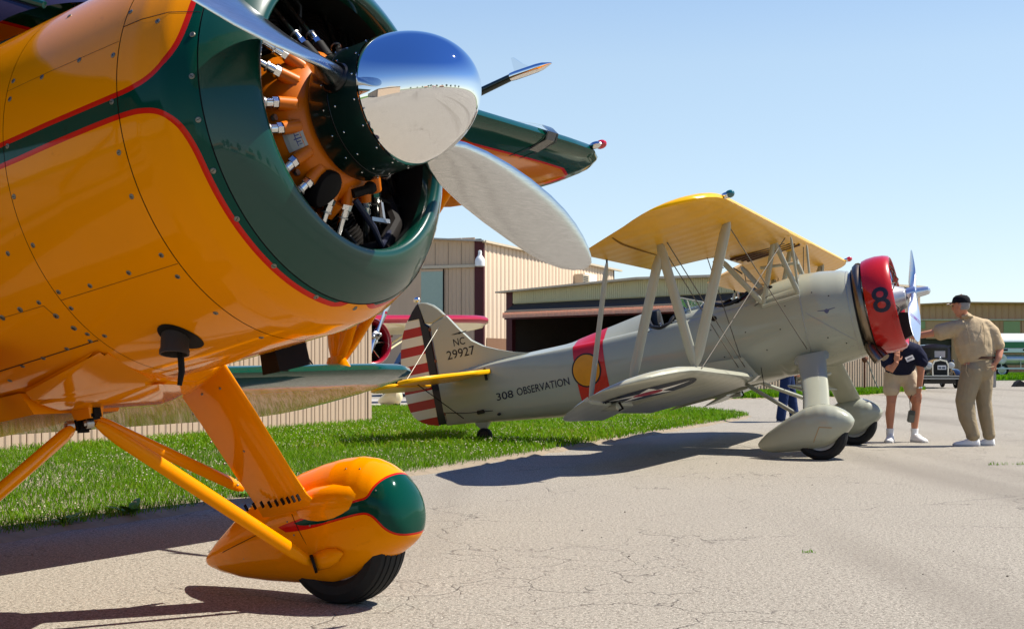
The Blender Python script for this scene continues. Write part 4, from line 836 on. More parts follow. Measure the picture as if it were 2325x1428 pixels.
# ---- windscreen and cabin roof
wsx = []
for x, z, w in ((-1.06, .742, .30), (-1.30, .90, .42), (-1.62, 1.09, .50), (-1.95, 1.24, .54), (-2.6, 1.30, .54), (-3.6, 1.15, .48), (-4.6, .85, .3)):
    wsx.append([(x - .22 * (1 - math.cos(a)) - .10 * abs(math.sin(a)) * 1.4 * (x > -2), -w * math.sin(a) * (1.05), .62 + (z - .62) * math.cos(a) ** .7 if math.cos(a) > 0 else .62) for a in [R_(-89 + 178 * j / 24) for j in range(25)]])
mk('windscreen', loft(wsx[:4], False, False, False), M['tint'], yb, 50); mk('cabin_roof', loft(wsx[3:], False, False, False), M['green'], yb, 50)
cf = [Vector(p) + Vector((.015, 0, .0)) for p in wsx[0]]; mk('windscreen_frame', loft([[tuple(Vector(body_pt(p.x + dx, math.atan2(max(p.z, .1), -p.y), g))) for p in cf] for dx, g in ((.05, .002), (.03, .012), (-.03, .012), (-.08, .003))], False, False, False), M['green'], yb, 50)
for k in (7, 17): mk('screen_pillar', path([Vector(r[k]) + Vector((.004, 0, .004)) for r in wsx[:4]], .014, 8), M['green'])
for s in (-1, 1): mk('cabin_window', loft([[(x, s * (lerp_tab(x, BX, BW) * .97), z) for x in (-2.1, -2.9, -3.7)] for z in (.45, .95)], False, False, False), M['tint'])
# ---- wings
def yellow_wing(name, side, xl, z0, tip_x, tips, root, chord, dz, th, dih=.0, paintit=True):
    st = []
    for y, a, b in tips: st.append((side * y, xl + a, xl + b, z0 + dih * y, z0 + dih * y + dz * (b / -chord) , th * min(1, (a - b) / chord * 1.15)))
    V, F = wing(st); o = make(name, V, F, M['livery_wing'], yb, 60); V = np.array(V)
    ylist = [t[0] for t in tips]; le = np.interp(np.abs(V[:, 1]), ylist, [xl + t[1] for t in tips]); te = np.interp(np.abs(V[:, 1]), ylist, [xl + t[2] for t in tips]); tipy = tips[-1][0]
    low = V[:, 2] - (z0 + dih * np.abs(V[:, 1]) + dz * (V[:, 0] - xl) / -chord)
    D = np.minimum(le - V[:, 0] - .27, (tipy - .19) - np.abs(V[:, 1]) + .0 * V[:, 0]); D = np.where(low > .012, -np.abs(D) - .5, D); set_paint(o, D); return o
def dense(tips, n=6):
    out = []
    for a, b in zip(tips[:-1], tips[1:]):
        for k in range(n): out.append(tuple(p + (q - p) * k / n for p, q in zip(a, b)))
    return out + [tips[-1]]
ut = [(0, 0, -1.55), (2.4, 0, -1.55), (4.0, 0, -1.55), (4.45, -.005, -1.53), (4.75, -.02, -1.48), (4.95, -.10, -1.40), (5.08, -.21, -1.25), (5.16, -.36, -1.08), (5.2, -.55, -.92), (5.215, -.72, -.76)]
uw = {}
for s, nm in ((1, 'upper_wing'), (-1, 'upper_wing')): uw[s] = yellow_wing(nm, s, -1.455, .955, 0, dense(ut), 0, 1.55, -.05, .17)
lt_ = [(.55, 0, -1.4), (2.6, 0, -1.4), (3.2, -.01, -1.4), (3.5, -.06, -1.37), (3.66, -.14, -1.30), (3.76, -.25, -1.18), (3.82, -.40, -1.02), (3.85, -.58, -.82), (3.86, -.68, -.72)]
lw = {}
for s in (1, -1): lw[s] = yellow_wing('lower_wing', s, -2.385, -.462, 0, dense(lt_), 0, 1.4, -.10, .115, .012)
for y in (4.04, 4.17): mk('leading_edge_band', loft([[(-1.455 + .012 - (0 if k < 3 else 0) + a, y + dy, .955 + b) for a, b in ((-.5, -.062), (-.2, -.062), (-.02, -.03), (.006, .02), (-.03, .07), (-.2, .142))] for k, dy in enumerate((-.008, .008))], False, False, False), M['gloss_black'], uw[1])
mk('landing_light', loft([[(-1.455 + a + .009, y, .955 + b) for a, b in ((-.16, -.060), (-.02, -.026), (.008, .022), (-.03, .075), (-.14, .128))] for y in (4.05, 4.165)], False, False, False), M['glass'], uw[1])
nl = mk('nav_light', ball((-1.43, 4.775, .99), (.045, .03, .032), 14, 8), M['red_lens'], uw[1]); mk('light_base', ball((-1.455, 4.735, .985), (.05, .035, .026), 12, 6), M['tube_chrome'], nl)
mk('nav_light', ball((-1.43, -4.775, .99), (.045, .03, .032), 14, 8), M['green_lens'], uw[-1])
# pitot mast standing forward of the port upper wing
pm_ = mk('pitot_mast', tube((-1.52, 3.02, .99), (-1.055, 3.0, 1.03), .026, .021, 12), M['dark_green'], uw[1])
mk('pitot_head', Acc().add(loft([[(x, 3.0 + r * math.cos(a), 1.03 + r * math.sin(a)) for a in [2 * math.pi * j / 14 for j in range(14)]] for x, r in ((-1.07, .024), (-1.04, .026), (-.90, .025), (-.86, .021), (-.80, .004))])).add(prism([(-1.04, 1.045), (-.935, 1.05), (-.985, 1.085), (-1.035, 1.135), (-1.05, 1.135)], 2.994, 3.006)).out(), M['chrome'], pm_)
# interplane struts and wires
for s in (1, -1):
    f0 = Vector((-2.50, s * 2.86, -.385)); r0 = Vector((-3.12, s * 2.86, -.42))
    mk('interplane_strut', strut(f0, (-1.78, s * 3.70, .95), .12, .05), M['orange']); mk('interplane_strut', strut(f0, (-1.80, s * 3.0, .95), .11, .045), M['orange']); mk('interplane_strut', strut(f0, (-2.52, s * 3.0, .93), .11, .042), M['orange']); mk('interplane_strut', strut(r0, (-2.55, s * 3.0, .93), .10, .04), M['orange'])
    mk('strut_foot', loft([[tuple(f0 + Vector((.10 * k * math.cos(a), .045 * k * math.sin(a), z))) for a in [2 * math.pi * j / 16 for j in range(16)]] for k, z in ((1.0, -.02), (.8, .02), (.6, .06))]), M['orange'])
    for dx in (0, .09): mk('flying_wire', tube((-2.55 - dx, s * 2.70, -.37), (-1.75 - dx, s * .55, .78), .005, .005, 6), M['soot_and_shade'])
    mk('interplane_strut', strut((-2.75, s * 1.75, -.42), (-2.68, s * 1.95, -.22), .12, .04), M['orange'])
# ---- undercarriage
PX = [-1.985, -1.96, -1.88, -1.75, -1.6, -1.45, -1.32, -1.2, -1.1, -1.0, -.92, -.86, -.81, -.77, -.742, -.728, -.722]
PX = [x if x < -1.0 else -1.0 + (x + 1.0) * .83 for x in PX]
PT = [-1.375, -1.355, -1.30, -1.222, -1.15, -1.098, -1.066, -1.048, -1.040, -1.044, -1.062, -1.09, -1.125, -1.168, -1.215, -1.255, -1.29]
PB = [-1.40, -1.42, -1.452, -1.49, -1.518, -1.54, -1.558, -1.566, -1.548, -1.518, -1.49, -1.472, -1.452, -1.43, -1.395, -1.355, -1.31]
PWd = [.012, .03, .062, .10, .132, .153, .165, .172, .175, .174, .168, .158, .145, .125, .095, .06, .02]
green_pant = smooth_poly([(x if x < -1.0 else -1.0 + (x + 1.0) * .83, z) for x, z in [(-.735, -1.05), (-.758, -1.115), (-.80, -1.145), (-.845, -1.185), (-.868, -1.225), (-.93, -1.228), (-1.03, -1.242), (-1.25, -1.268), (-1.46, -1.302), (-1.25, -1.315), (-1.03, -1.292), (-.93, -1.284), (-.872, -1.287), (-.838, -1.315), (-.805, -1.365), (-.765, -1.396), (-.70, -1.415), (-.55, -1.42), (-.55, -1.0), (-.70, -1.0)]], 2)
for s in (1, -1):
    yw = 1.06 if s > 0 else 1.13
    xs = np.concatenate([np.linspace(-1.985, -1.5, 24)[:-1], np.linspace(-1.5, -.7693, 62)]); rings = []
    for x in xs:
        t, b, w = (lerp_tab(x, PX, q) for q in (PT, PB, PWd)); zc, h = (t + b) / 2, (t - b) / 2; k = []
        for j in range(56):
            a = 2 * math.pi * j / 56; ca, sa = math.cos(a), math.sin(a); e = .86 if sa < 0 else 1.0
            k.append((x, s * yw + w * math.copysign(abs(ca) ** e, ca), zc + h * math.copysign(abs(sa) ** (e if sa < 0 else .95), sa)))
        rings.append(k)
    V, F = loft(rings); pant = make('wheel_pant', V, F, M['livery_fine'], yb, 60); Va = np.array(V); set_paint(pant, sdf(Va[:, [0, 2]], [green_pant]))
    tyre((-1.162, s * yw, -1.374), .284, .20, yb, 'wheel')
    # inner leg: wide streamlined sheet-metal fairing from belly to pant
    secs = []
    for tt, xle, xte, y, z, th in ((0, -1.255, -1.575, .53, -.54, .10), (.06, -1.235, -1.56, .55, -.60, .10), (.35, -1.205, -1.52, .655, -.80, .088), (.7, -1.18, -1.485, .785, -1.04, .08), (.88, -1.165, -1.468, .862, -1.17, .085), (1.0, -1.13, -1.47, .905, -1.235, .12)):
        r = []
        for j in range(28):
            a = 2 * math.pi * j / 28; c = .5 + .5 * math.cos(a); x = xte + (xle - xte) * c; tk_ = th / 2 * math.sin(a) * (1 if c > .6 else (c / .6) ** .7 if c > 0 else 0); r.append((x, s * (y + tk_ * .9), z + tk_ * -.45))
        secs.append(r)
    leg = mk('gear_leg', loft(secs), M['orange'], yb, 50)
    # boot where the leg meets the pant, with its overlapping tabs
    mk('leg_boot', loft([[(-1.09 + .19 * k * math.cos(a) - .02, s * (.93 + dy + .065 * k * math.sin(a)), -1.20 + dz) for a in [2 * math.pi * j / 24 for j in range(24)]] for k, dz, dy in ((.5, .055, .015), (.85, .035, .01), (1.0, 0, 0), (1.05, -.06, .01), (.9, -.10, .02))]), M['orange'], pant, 60)
    if s > 0:
        for k in range(9):
            f = k / 8; x = -1.165 - .30 * f; zz = -1.178 - .012 * f + (.006 if k > 5 else 0); mk('boot_tab', box((x, .80 + .03 * math.sin(f * 3), zz), (.006, .012, .03), Matrix.Rotation(R_(28), 3, 'X')), M['soot_and_shade'], leg)
        for x, y, z in ((-1.30, .60, -.69), (-1.38, .575, -.70), (-1.35, .745, -.95), (-1.27, .78, -1.0)): mk('screw', ball((x, y - .03, z), .006, 8, 4), M['screw'], leg)
        for f in (.2, .38, .52, .66, .8): mk('screw', ball((-1.55 + .085 * f, .565 + .36 * f, -.62 - .70 * f), .006, 8, 4), M['screw'], leg)
        yy = lambda x, z: 1.06 - lerp_tab(x, PX, PWd) * math.sqrt(max(.05, 1 - ((z - (lerp_tab(x, PX, PT) + lerp_tab(x, PX, PB)) / 2) / ((lerp_tab(x, PX, PT) - lerp_tab(x, PX, PB)) / 2)) ** 2))
        for x, z in ((-.86, -1.2), (-.95, -1.10), (-1.02, -1.09), (-.86, -1.38), (-.93, -1.35), (-.92, -1.43), (-1.33, -1.27), (-1.30, -1.33), (-1.5, -1.47), (-1.55, -1.42), (-1.36, -1.50), (-1.32, -1.52), (-1.65, -1.40), (-1.2, -1.3)):
            mk('screw', ball((x, yy(x, z), z), (.005, .0035, .005), 8, 4), M['screw'], pant)
        def pl(name, pts, w=.003, mat='seam'):
            V = []; 
            for x, z in pts: V.append(Vector((x, yy(x, z) - .0015, z)))
            mk(name, path(V, w / 2, 5), M[mat], pant)
        pl('joint_line', [(-1.30 + .10 * k / 8, -1.24 - .22 * k / 8) for k in range(9)]); pl('joint_line', [(-1.17 + .20 * k / 8, -1.395 + .055 * k / 8) for k in range(9)]); pl('joint_line', [(-.97 + .055 * k / 8, -1.34 - .12 * k / 8) for k in range(9)])
        pl('joint_line', [(-1.80 + .30 * k / 8, -1.36 + .06 * k / 8) for k in range(9)])
        # socket of the brace
        mk('brace_socket', loft([[(-1.20 + x, .895 + .03 * k * math.cos(a) , -1.455 + x * .14 + .042 * k * math.sin(a)) for a in [2 * math.pi * j / 16 for j in range(16)]] for x, k in ((-.03, .3), (.0, .9), (.07, 1), (.12, .7), (.15, .1))]), M['orange'], pant)
        mk('socket_washer', tube((-1.205, .875, -1.462), (-1.196, .883, -1.46), .04, .04, 16), M['soot_and_shade'], pant)
    J = Vector((-1.44, s * .03, -.79))
    if s > 0:
        mk('brace_strut', strut(J, (-1.205, .88, -1.462), .06, .036, (0, 0, 1)), M['orange']); mk('brace_strut', strut(J + Vector((-.02, 0, .02)), (-1.52, .86, -1.10), .055, .036, (0, 0, 1)), M['orange'])
    else: mk('brace_strut', strut(J + Vector((-.05, 0, -.005)), (-1.27, -.75, -1.14), .055, .036, (0, 0, 1)), M['orange'])
for dx, dy in ((-.05, -.02), (.0, .03)):
    mk('brace_bolt', Acc().add(tube((-1.445 + dx, dy - .045, -.79), (-1.435 + dx, dy - .02, -.79), .019, .019, 12)).add(tube((-1.445 + dx, dy - .055, -.79), (-1.44 + dx, dy - .045, -.79), .011, .011, 6)).out(), M['steel'])
mk('brace_fork', Acc().add(box((-1.44, 0, -.755), (.10, .05, .05), None, .008)).add(box((-1.48, 0, -.79), (.03, .07, .06), None, .01)).out(), M['soot_and_shade'])
mk('keel_fitting', loft([[(-1.38, -.06, -.60), (-1.38, .06, -.60), (-1.52, .06, -.60), (-1.52, -.06, -.60)], [(-1.40, -.03, -.775), (-1.40, .03, -.775), (-1.485, .03, -.775), (-1.485, -.03, -.775)]]), M['orange'])
# faceted belly fairing that runs into the port leg
bf = loft([[(-.925, -.36, -.600), (-.99, -.06, -.712), (-1.16, .0, -.60), (-1.16, .1, -.60), (-1.2, .2, -.6)], [(-1.16, .0, -.60), (-1.20, .50, -.53), (-1.28, .60, -.50), (-1.60, .60, -.50), (-1.64, .0, -.58)],
           [(-1.03, -.20, -.665), (-1.10, .28, -.640), (-1.25, .60, -.575), (-1.60, .58, -.63), (-1.45, -.28, -.66)],
           [(-1.10, -.17, -.685), (-1.16, .30, -.690), (-1.28, .61, -.60), (-1.605, .585, -.675), (-1.47, -.22, -.705)],
           [(-1.23, -.05, -.735), (-1.28, .25, -.745), (-1.38, .50, -.69), (-1.59, .46, -.715), (-1.48, -.10, -.735)]])
bm = bmesh.new(); vs = [bm.verts.new(v) for v in bf[0]]
bmesh.ops.convex_hull(bm, input=vs); bmesh.ops.delete(bm, geom=[v for v in bm.verts if not v.link_faces], context='VERTS')
bmesh.ops.bevel(bm, geom=bm.edges[:], offset=.012, segments=2, affect='EDGES'); bm.verts.index_update()
mk('belly_fairing', ([v.co.copy() for v in bm.verts], [tuple(v.index for v in f.verts) for f in bm.faces]), M['orange'], yb, 25); bm.free()
mk('cable_guard', prism([(-1.60, -.62), (-1.545, -.635), (-1.565, -.66), (-1.575, -.735), (-1.625, -.735), (-1.62, -.66)], -.33, -.31), M['cream'])
mk('keel_box', loft([[(-1.5, -.25, -.66), (-1.5, .25, -.66), (-1.5, .2, -.74), (-1.5, -.2, -.74)], [(-3.8, -.25, -.62), (-3.8, .25, -.62), (-3.8, .2, -.72), (-3.8, -.2, -.72)]]), M['orange'])
# tail (out of the picture, but it throws its shadow)
mk('tail_fin', prism([(-6.2, .5), (-6.7, 1.35), (-7.1, 1.5), (-7.55, 1.2), (-7.6, .2), (-7.3, .1)], -.04, .04), M['orange']); mk('tailplane', prism([(-6.3, 0), (-6.7, 1.5), (-7.1, 1.6), (-7.5, 1.2), (-7.5, -1.2), (-7.1, -1.6), (-6.7, -1.5)], .40, .46, 2), M['orange']); tyre((-6.95, 0, -.42), .13, .09, yb, 'tail_wheel'); mk('tail_wheel_leg', strut((-6.9, 0, .2), (-6.95, .06, -.42), .06, .03), M['steel'])
OFF[:] = [0, 0, 0]
# ================================================================== grey green biplane with yellow upper wing
# its own frame: x forward, y to port, z up; 0 on the ground between the main wheels
RG = rot_xform(.379, .199); MG = Matrix.Translation((3.802, 15.347, 0)) @ RG
gb = thing('grey_biplane', 'pale grey biplane with yellow upper wing and red engine ring parked on the apron', 'aeroplane', MG)
def gk(name, VF, mat, parent=gb, smooth=35): return make(name, VF[0], VF[1], mat, parent, smooth)
GX = [-4.86, -4.5, -4.0, -3.4, -3.0, -2.5, -2.2, -1.95, -1.5, -1.15, -.75, -.3, -.05, .2, .45, .56]
GW = [.035, .12, .225, .30, .345, .395, .42, .44, .47, .485, .50, .515, .52, .515, .495, .48]
GB = [1.20, 1.165, 1.10, 1.03, .99, .955, .945, .94, .945, .95, .96, .965, .975, .985, 1.01, 1.03]
GS = [1.80, 1.83, 1.845, 1.845, 1.84, 1.84, 1.845, 1.85, 1.84, 1.84, 1.86, 1.90, 1.92, 1.93, 1.93, 1.92]        # shoulder height
GT = [1.84, 1.88, 1.90, 1.90, 1.90, 1.985, 2.035, 2.075, 1.985, 2.005, 2.03, 2.085, 2.11, 2.095, 2.05, 2.00]      # crest
GK = [.9, .85, .8, .72, .66, .62, .62, .64, .74, .78, .80, .80, .80, .8, .8, .8]                             # shoulder half width share
GR = [0, 0, 0, 0, .05, .1, .15, .25, .8, .9, .95, 1, 1, 1, 1, 1]                                             # 0 ridged deck, 1 round top
def gsec(x, n=26, grow=0):
    w, zb, zs, zt, ks, rd = (lerp_tab(x, GX, q) for q in (GW, GB, GS, GT, GK, GR)); zm = (zb + zs) / 2 + .06; out = []
    w += grow
    for j in range(n + 1):                          # bottom to side
        a = -math.pi / 2 + math.pi / 2 * j / n; e = 2 / 2.7
        out.append((w * abs(math.cos(a)) ** e, zm + (zm - zb + grow) * -abs(math.sin(a)) ** e))
    up = []
    for j in range(1, n + 1):                       # side to shoulder
        t = j / n; a = math.pi / 2 * t; ang = .80 * a
        up.append((w * (ks + (1 - ks) * math.cos(a) ** .9), zm + (zs - zm) * math.sin(a)))
    rt = []
    for j in range(1, n + 1):                       # shoulder to crest
        t = j / n; lin_ = (w * ks * (1 - t), zs + (zt + grow - zs) * t); a = math.pi / 2 * t
        rnd = (w * ks * math.cos(a), zs + (zt + grow - zs) * math.sin(a)); rt.append(tuple(l * (1 - rd) + r * rd for l, r in zip(lin_, rnd)))
    # full round blend for the nose
    k = min(1, max(0, (x + .9) / .9)); h = out + up + rt; zc = (zb + zt) / 2; hh = (zt - zb) / 2; res = []
    for (y, z) in h:
        a = math.atan2(z - zc, y); e = 2 / 2.25; res.append((y * (1 - k) + k * w * abs(math.cos(a)) ** e, z * (1 - k) + k * (zc + (hh + grow) * math.copysign(abs(math.sin(a)) ** e, math.sin(a)))))
    return res
def gring(x, grow=0):
    h = gsec(x, 26, grow); return [(x, -y, z) for y, z in h] + [(x, y, z) for y, z in h[-2:0:-1]]
gxs = list(np.round(np.arange(-4.86, -2.2, .1), 3)) + list(np.round(np.arange(-2.2, -.4, .03), 3)) + list(np.round(np.arange(-.4, .545, .05), 3)) + [.55]
V, F = loft([gring(x) for x in gxs]); body_bvh = BVHTree.FromPolygons([Vector(v) for v in V], [f for f in F if len(f) == 4])
def in_cockpit(c):
    x, y, z = c
    if -1.90 < x < -1.49: return z > 1.815 + .09 * ((x + 1.70) / .2) ** 2 and abs(y) < .40 and z > 1.79
    if -1.12 < x < -.60: return z > 1.90 + .07 * ((x + .86) / .26) ** 2 and abs(y) < .38
    return False
F2 = []
for f in F:
    c = np.mean([V[i] for i in f], 0)
    if not (len(f) == 4 and in_cockpit(c)): F2.append(f)
gf = gk('fuselage', (V, F2), M['grey'], gb, 50)
# cockpit rims, linings, seats
def rim(name, xc, hx, hy, zlo, zhi):
    P = []
    for k in range(41):
        a = 2 * math.pi * k / 40; x = xc + hx * math.cos(a); y = hy * math.sin(a); h = body_bvh.ray_cast(Vector((x, y, 3)), Vector((0, 0, -1)))[0]; P.append(h + Vector((0, 0, .006)) if h else Vector((x, y, zhi)))
    return gk(name, path(P, .024, 8), M['leather'])
rim('cockpit_rim', -1.70, .215, .375, 1.8, 2.0); rim('cockpit_rim', -.86, .27, .36, 1.85, 2.0)
for xc, hx in ((-1.7, .2), (-.86, .25)):
    gk('cockpit_well', box((xc, 0, 1.52), (hx * 2, .66, .02)), M['leather']); 
    for s in (-1, 1): gk('cockpit_side', box((xc, s * .36, 1.66), (hx * 2, .02, .3)), M['dark_in'])
gk('headrest', loft([[(-1.86 + x, y * k, 1.93 + z) for y, z in ((-.13, -.12), (-.12, .02), (-.06, .13), (0, .15), (.06, .13), (.12, .02), (.13, -.12))] for x, k in ((-.06, .8), (.0, 1), (.06, .9), (.08, .6))]), M['leather'])
gk('seat_back', box((-1.80, 0, 1.70), (.06, .42, .36), Matrix.Rotation(.15, 3, 'Y'), .02), M['leather']); gk('seat_back', box((-1.02, 0, 1.74), (.06, .5, .32), Matrix.Rotation(.15, 3, 'Y'), .02), M['leather'])
gk('seat_belt', Acc().add(box((-1.76, -.14, 1.80), (.012, .05, .2))).add(box((-1.765, .1, 1.79), (.012, .05, .2))).out(), M['white']); gk('mirror', box((-.72, -.38, 2.0), (.02, .05, .08)), M['silver'])
# folded windscreen ahead of the rear cockpit
wsc = [[(-1.47, -.30, 1.86), (-1.15, -.26, 1.955)], [(-1.52, -.19, 2.165), (-1.20, -.16, 2.03)], [(-1.52, .19, 2.165), (-1.20, .16, 2.03)], [(-1.47, .30, 1.86), (-1.15, .26, 1.955)]]
for a, b in zip(wsc[:-1], wsc[1:]): gk('windscreen', loft([a, b], False, False, False), M['screen'], gb, 0)
for r in wsc: gk('screen_frame', tube(r[0], r[1], .010, .010, 6), M['grey_panel'])
for k in (0, 1): gk('screen_frame', path([r[k] for r in wsc], .010, 6), M['grey_panel'])
gk('screen_frame', tube((-1.33, -.285, 1.90), (-1.38, -.175, 2.105), .008, .008, 6), M['grey_panel'])
# nose panel lines, bare metal panels and fittings
for x in (-.02, .50):
    r = [Vector(p) for p in gring(x, .002)]; gk('panel_joint', path(r[4:-4], .0028, 5), M['steel'])
for z0, z1, x0, x1 in ((1.62, 1.20, .02, .5), (1.84, 1.88, -.9, -.02)):
    P = []
    for k in range(14):
        x = x0 + (x1 - x0) * k / 13; h = body_bvh.ray_cast(Vector((x, -2, z0 + (z1 - z0) * k / 13)), Vector((0, 1, 0)))[0]
        if h: P.append(h - Vector((0, .001, 0)))
    gk('panel_joint', path(P, .0022, 5), M['steel'])
def side(x, z):
    h = body_bvh.ray_cast(Vector((x, -2, z)), Vector((0, 1, 0)))[0]; return h or Vector((x, -.4, z))
for k in range(12): gk('fastener', ball(tuple(side(-.035, 1.15 + k * .065)), (.006, .004, .006), 6, 4), M['steel'])
for k in range(9): gk('fastener', ball(tuple(side(.05 + .05 * k, 1.06 + .012 * k)), (.006, .004, .006), 6, 4), M['steel'])
for x, z in ((.12, 1.84), (.2, 1.3), (.3, 1.76), (-.5, 1.3), (-1.0, 1.32), (-1.3, 1.55), (-1.1, 1.66), (-.3, 1.5), (-.7, 1.55), (-1.35, 1.45), (-.2, 1.75), (.38, 1.2)): gk('fastener', ball(tuple(side(x, z)), (.008, .005, .008), 6, 4), M['soot_and_shade'])
# ---- engine ring, exhaust collector and engine
zc, xr0, xr1 = 1.565, .685, .985
ringp = [(xr1 - .10, .455), (xr1 - .04, .465), (xr1, .49), (xr1 + .012, .512), (xr1 - .005, .535), (xr1 - .06, .553), (xr1 - .15, .562), (xr0 + .06, .555), (xr0, .538), (xr0 + .01, .525), (xr0 + .1, .535)]
er = gk('engine_ring', revolve(ringp, 96, (0, 0, zc)), M['cowl_red'], gb, 60); ring_bvh = bvh_of(revolve(ringp, 96, (0, 0, zc)))
gk('collector_ring', loft([[(.625 + .055 * math.cos(b), (.485 + .05 * math.sin(b)) * math.cos(a), zc + (.485 + .05 * math.sin(b)) * math.sin(a)) for b in [2 * math.pi * q / 10 for q in range(10)]] for a in [R_(110 + 340 * k / 60) for k in range(61)]]), M['exhaust'])
gk('exhaust_pipe', path([(.60, -.30, 1.16), (.63, -.40, 1.06), (.665, -.44, .98), (.69, -.445, .93)], [.05, .055, .055, .055], 14), M['exhaust']); gk('exhaust_pipe', path([(.66, -.25, 1.10), (.72, -.33, 1.02), (.76, -.36, .955)], [.045, .05, .05], 14), M['exhaust'])
gk('engine_shroud', revolve([(.55, .47), (.70, .46), (.72, .02)], 40, (0, 0, zc), False, True), M['black'])
gk('crankcase', revolve([(.62, .22), (.84, .225), (.90, .20), (.98, .155), (1.04, .13), (1.08, .115), (1.10, .07), (1.12, .06)], 40, (0, 0, zc + .03)), M['silver'])
for k in range(7):
    th = 2 * math.pi * k / 7 + .18; rad = Vector((0, math.cos(th), math.sin(th))); c0 = Vector((.82, 0, zc + .02)); tn_ = rad.cross(Vector((1, 0, 0))); rings = []
    for i in range(9):
        r = .22 + i * .028
        for dr, q in ((0, .06), (.005, .082), (.014, .082), (.02, .06)): rings.append([tuple(c0 + rad * (r + dr) + tn_ * q * math.cos(2 * math.pi * j / 14) + Vector((1, 0, 0)) * q * math.sin(2 * math.pi * j / 14)) for j in range(14)])
    cy = gk('cylinder', loft(rings), M['black']); gk('cylinder_head', Acc().add(box(tuple(c0 + rad * .44 + Vector((.06, 0, 0))), (.14, .12, .05), rad.to_track_quat('Z', 'X').to_matrix(), .01)).out(), M['steel'], cy)
    for sd in (-1, 1): gk('pushrod_tube', tube(c0 + rad * .2 + tn_ * sd * .03 + Vector((.14, 0, 0)), c0 + rad * .45 + tn_ * sd * .06 + Vector((.12, 0, 0)), .010, .010, 8), M['tube_chrome'])
    gk('ignition_lead', path([c0 + rad * .19 + tn_ * .06 + Vector((.15, 0, 0)), c0 + rad * .33 + tn_ * .09 + Vector((.2, 0, 0)), c0 + rad * .45 + tn_ * .05 + Vector((.14, 0, 0))], .007, 6), M['wire'])
gk('gear_cover', prism([(.95, zc - .45), (1.10, zc - .40), (1.115, zc - .16), (.95, zc - .12)], -.12, .12), M['black'])
gk('hub_bracket', path([(1.08, -.16, zc - .22), (1.12, -.14, zc - .26), (1.11, -.12, zc - .32)], .011, 6), M['steel'])
# propeller: two polished blades and hub
hubc = Vector((1.165, 0, 1.62)); gk('propeller_hub', Acc().add(revolve([(1.09, .06), (1.10, .075), (1.20, .075), (1.21, .06), (1.24, .055), (1.30, .05), (1.34, .042), (1.355, .02)], 24, (0, 0, 1.62))).out(), M['blue_silver'])
for sg in (1, -1):
    ax = (Vector((0, math.cos(R_(30)), math.sin(R_(30)))) * sg).normalized(); fw = Vector((1, 0, 0)); ch = ax.cross(fw).normalized(); rings = []
    for r, c, t, b in zip([.05, .14, .22, .32, .46, .62, .78, .90, .99, 1.06, 1.10, 1.115], [.085, .085, .095, .13, .175, .20, .20, .19, .165, .12, .07, .012], [.085, .08, .065, .045, .034, .026, .02, .017, .013, .009, .006, .003], [60, 58, 54, 46, 37, 30, 25, 22, 20, 19, 18, 18]):
        B = R_(b); cd = ch * math.cos(B) - fw * math.sin(B); td = fw * math.cos(B) + ch * math.sin(B)
        rings.append([tuple(hubc + ax * r + cd * c / 2 * math.cos(a) + td * t / 2 * math.sin(a)) for a in [2 * math.pi * j / 20 for j in range(20)]])
    bl = gk('propeller_blade', loft(rings), M['blue_silver'], gb, 60)
    bb = bvh_of(loft(rings))
    B = R_(24); cd = ch * math.cos(B) - fw * math.sin(B); td = fw * math.cos(B) + ch * math.sin(B)
    if sg < 0:
        mm = matte('blade_decal', (.16, .08, .26), .5)
        for a, b_, w in ((.60, .612, .18), (.645, .657, .18), (.615, .642, .045)): decal('blade_band', grid_polys([[[(a, -w / 2), (b_, -w / 2), (b_, w / 2), (a, w / 2)]]], .03), hubc + td * .2, ax, cd, -td, bb, mm, bl, .002)
# ---- wings
up_le = [(0, .055), (3.7, .055), (4.0, .05), (4.2, .02), (4.35, -.035), (4.47, -.12), (4.55, -.22), (4.60, -.33), (4.625, -.45), (4.63, -.52)]
up_te = [(0, -.80), (.62, -.80), (.80, -.90), (.98, -1.14), (1.10, -1.34), (1.25, -1.42), (3.45, -1.45), (3.70, -1.43), (3.90, -1.33), (4.12, -1.09), (4.36, -.82), (4.50, -.69), (4.60, -.58), (4.63, -.53)]
def gwing(name, s, le, te, ys, zl, zt, th, mat, zdih=0):
    LE = lambda y: float(np.interp(y, [p[0] for p in le], [p[1] for p in le])); TE = lambda y: float(np.interp(y, [p[0] for p in te], [p[1] for p in te])); st = []
    c0 = LE(1.5) - TE(1.5)
    for y in ys:
        c = LE(y) - TE(y); st.append((s * y, LE(y), TE(y), zl + zdih * y - (zl - zt) * (LE(1.5) - LE(y)) / c0, zl + zdih * y - (zl - zt) * (LE(1.5) - TE(y)) / c0, th * min(1, c / c0 * 1.05) ** (1 if y > 3 else .35)))
    VF = wing(st); return gk(name, VF, mat, gb, 50), bvh_of(VF)
ysu = sorted(set(list(np.linspace(0, 1.3, 18)) + list(np.linspace(1.3, 3.4, 16)) + list(np.linspace(3.4, 4.63, 40))))
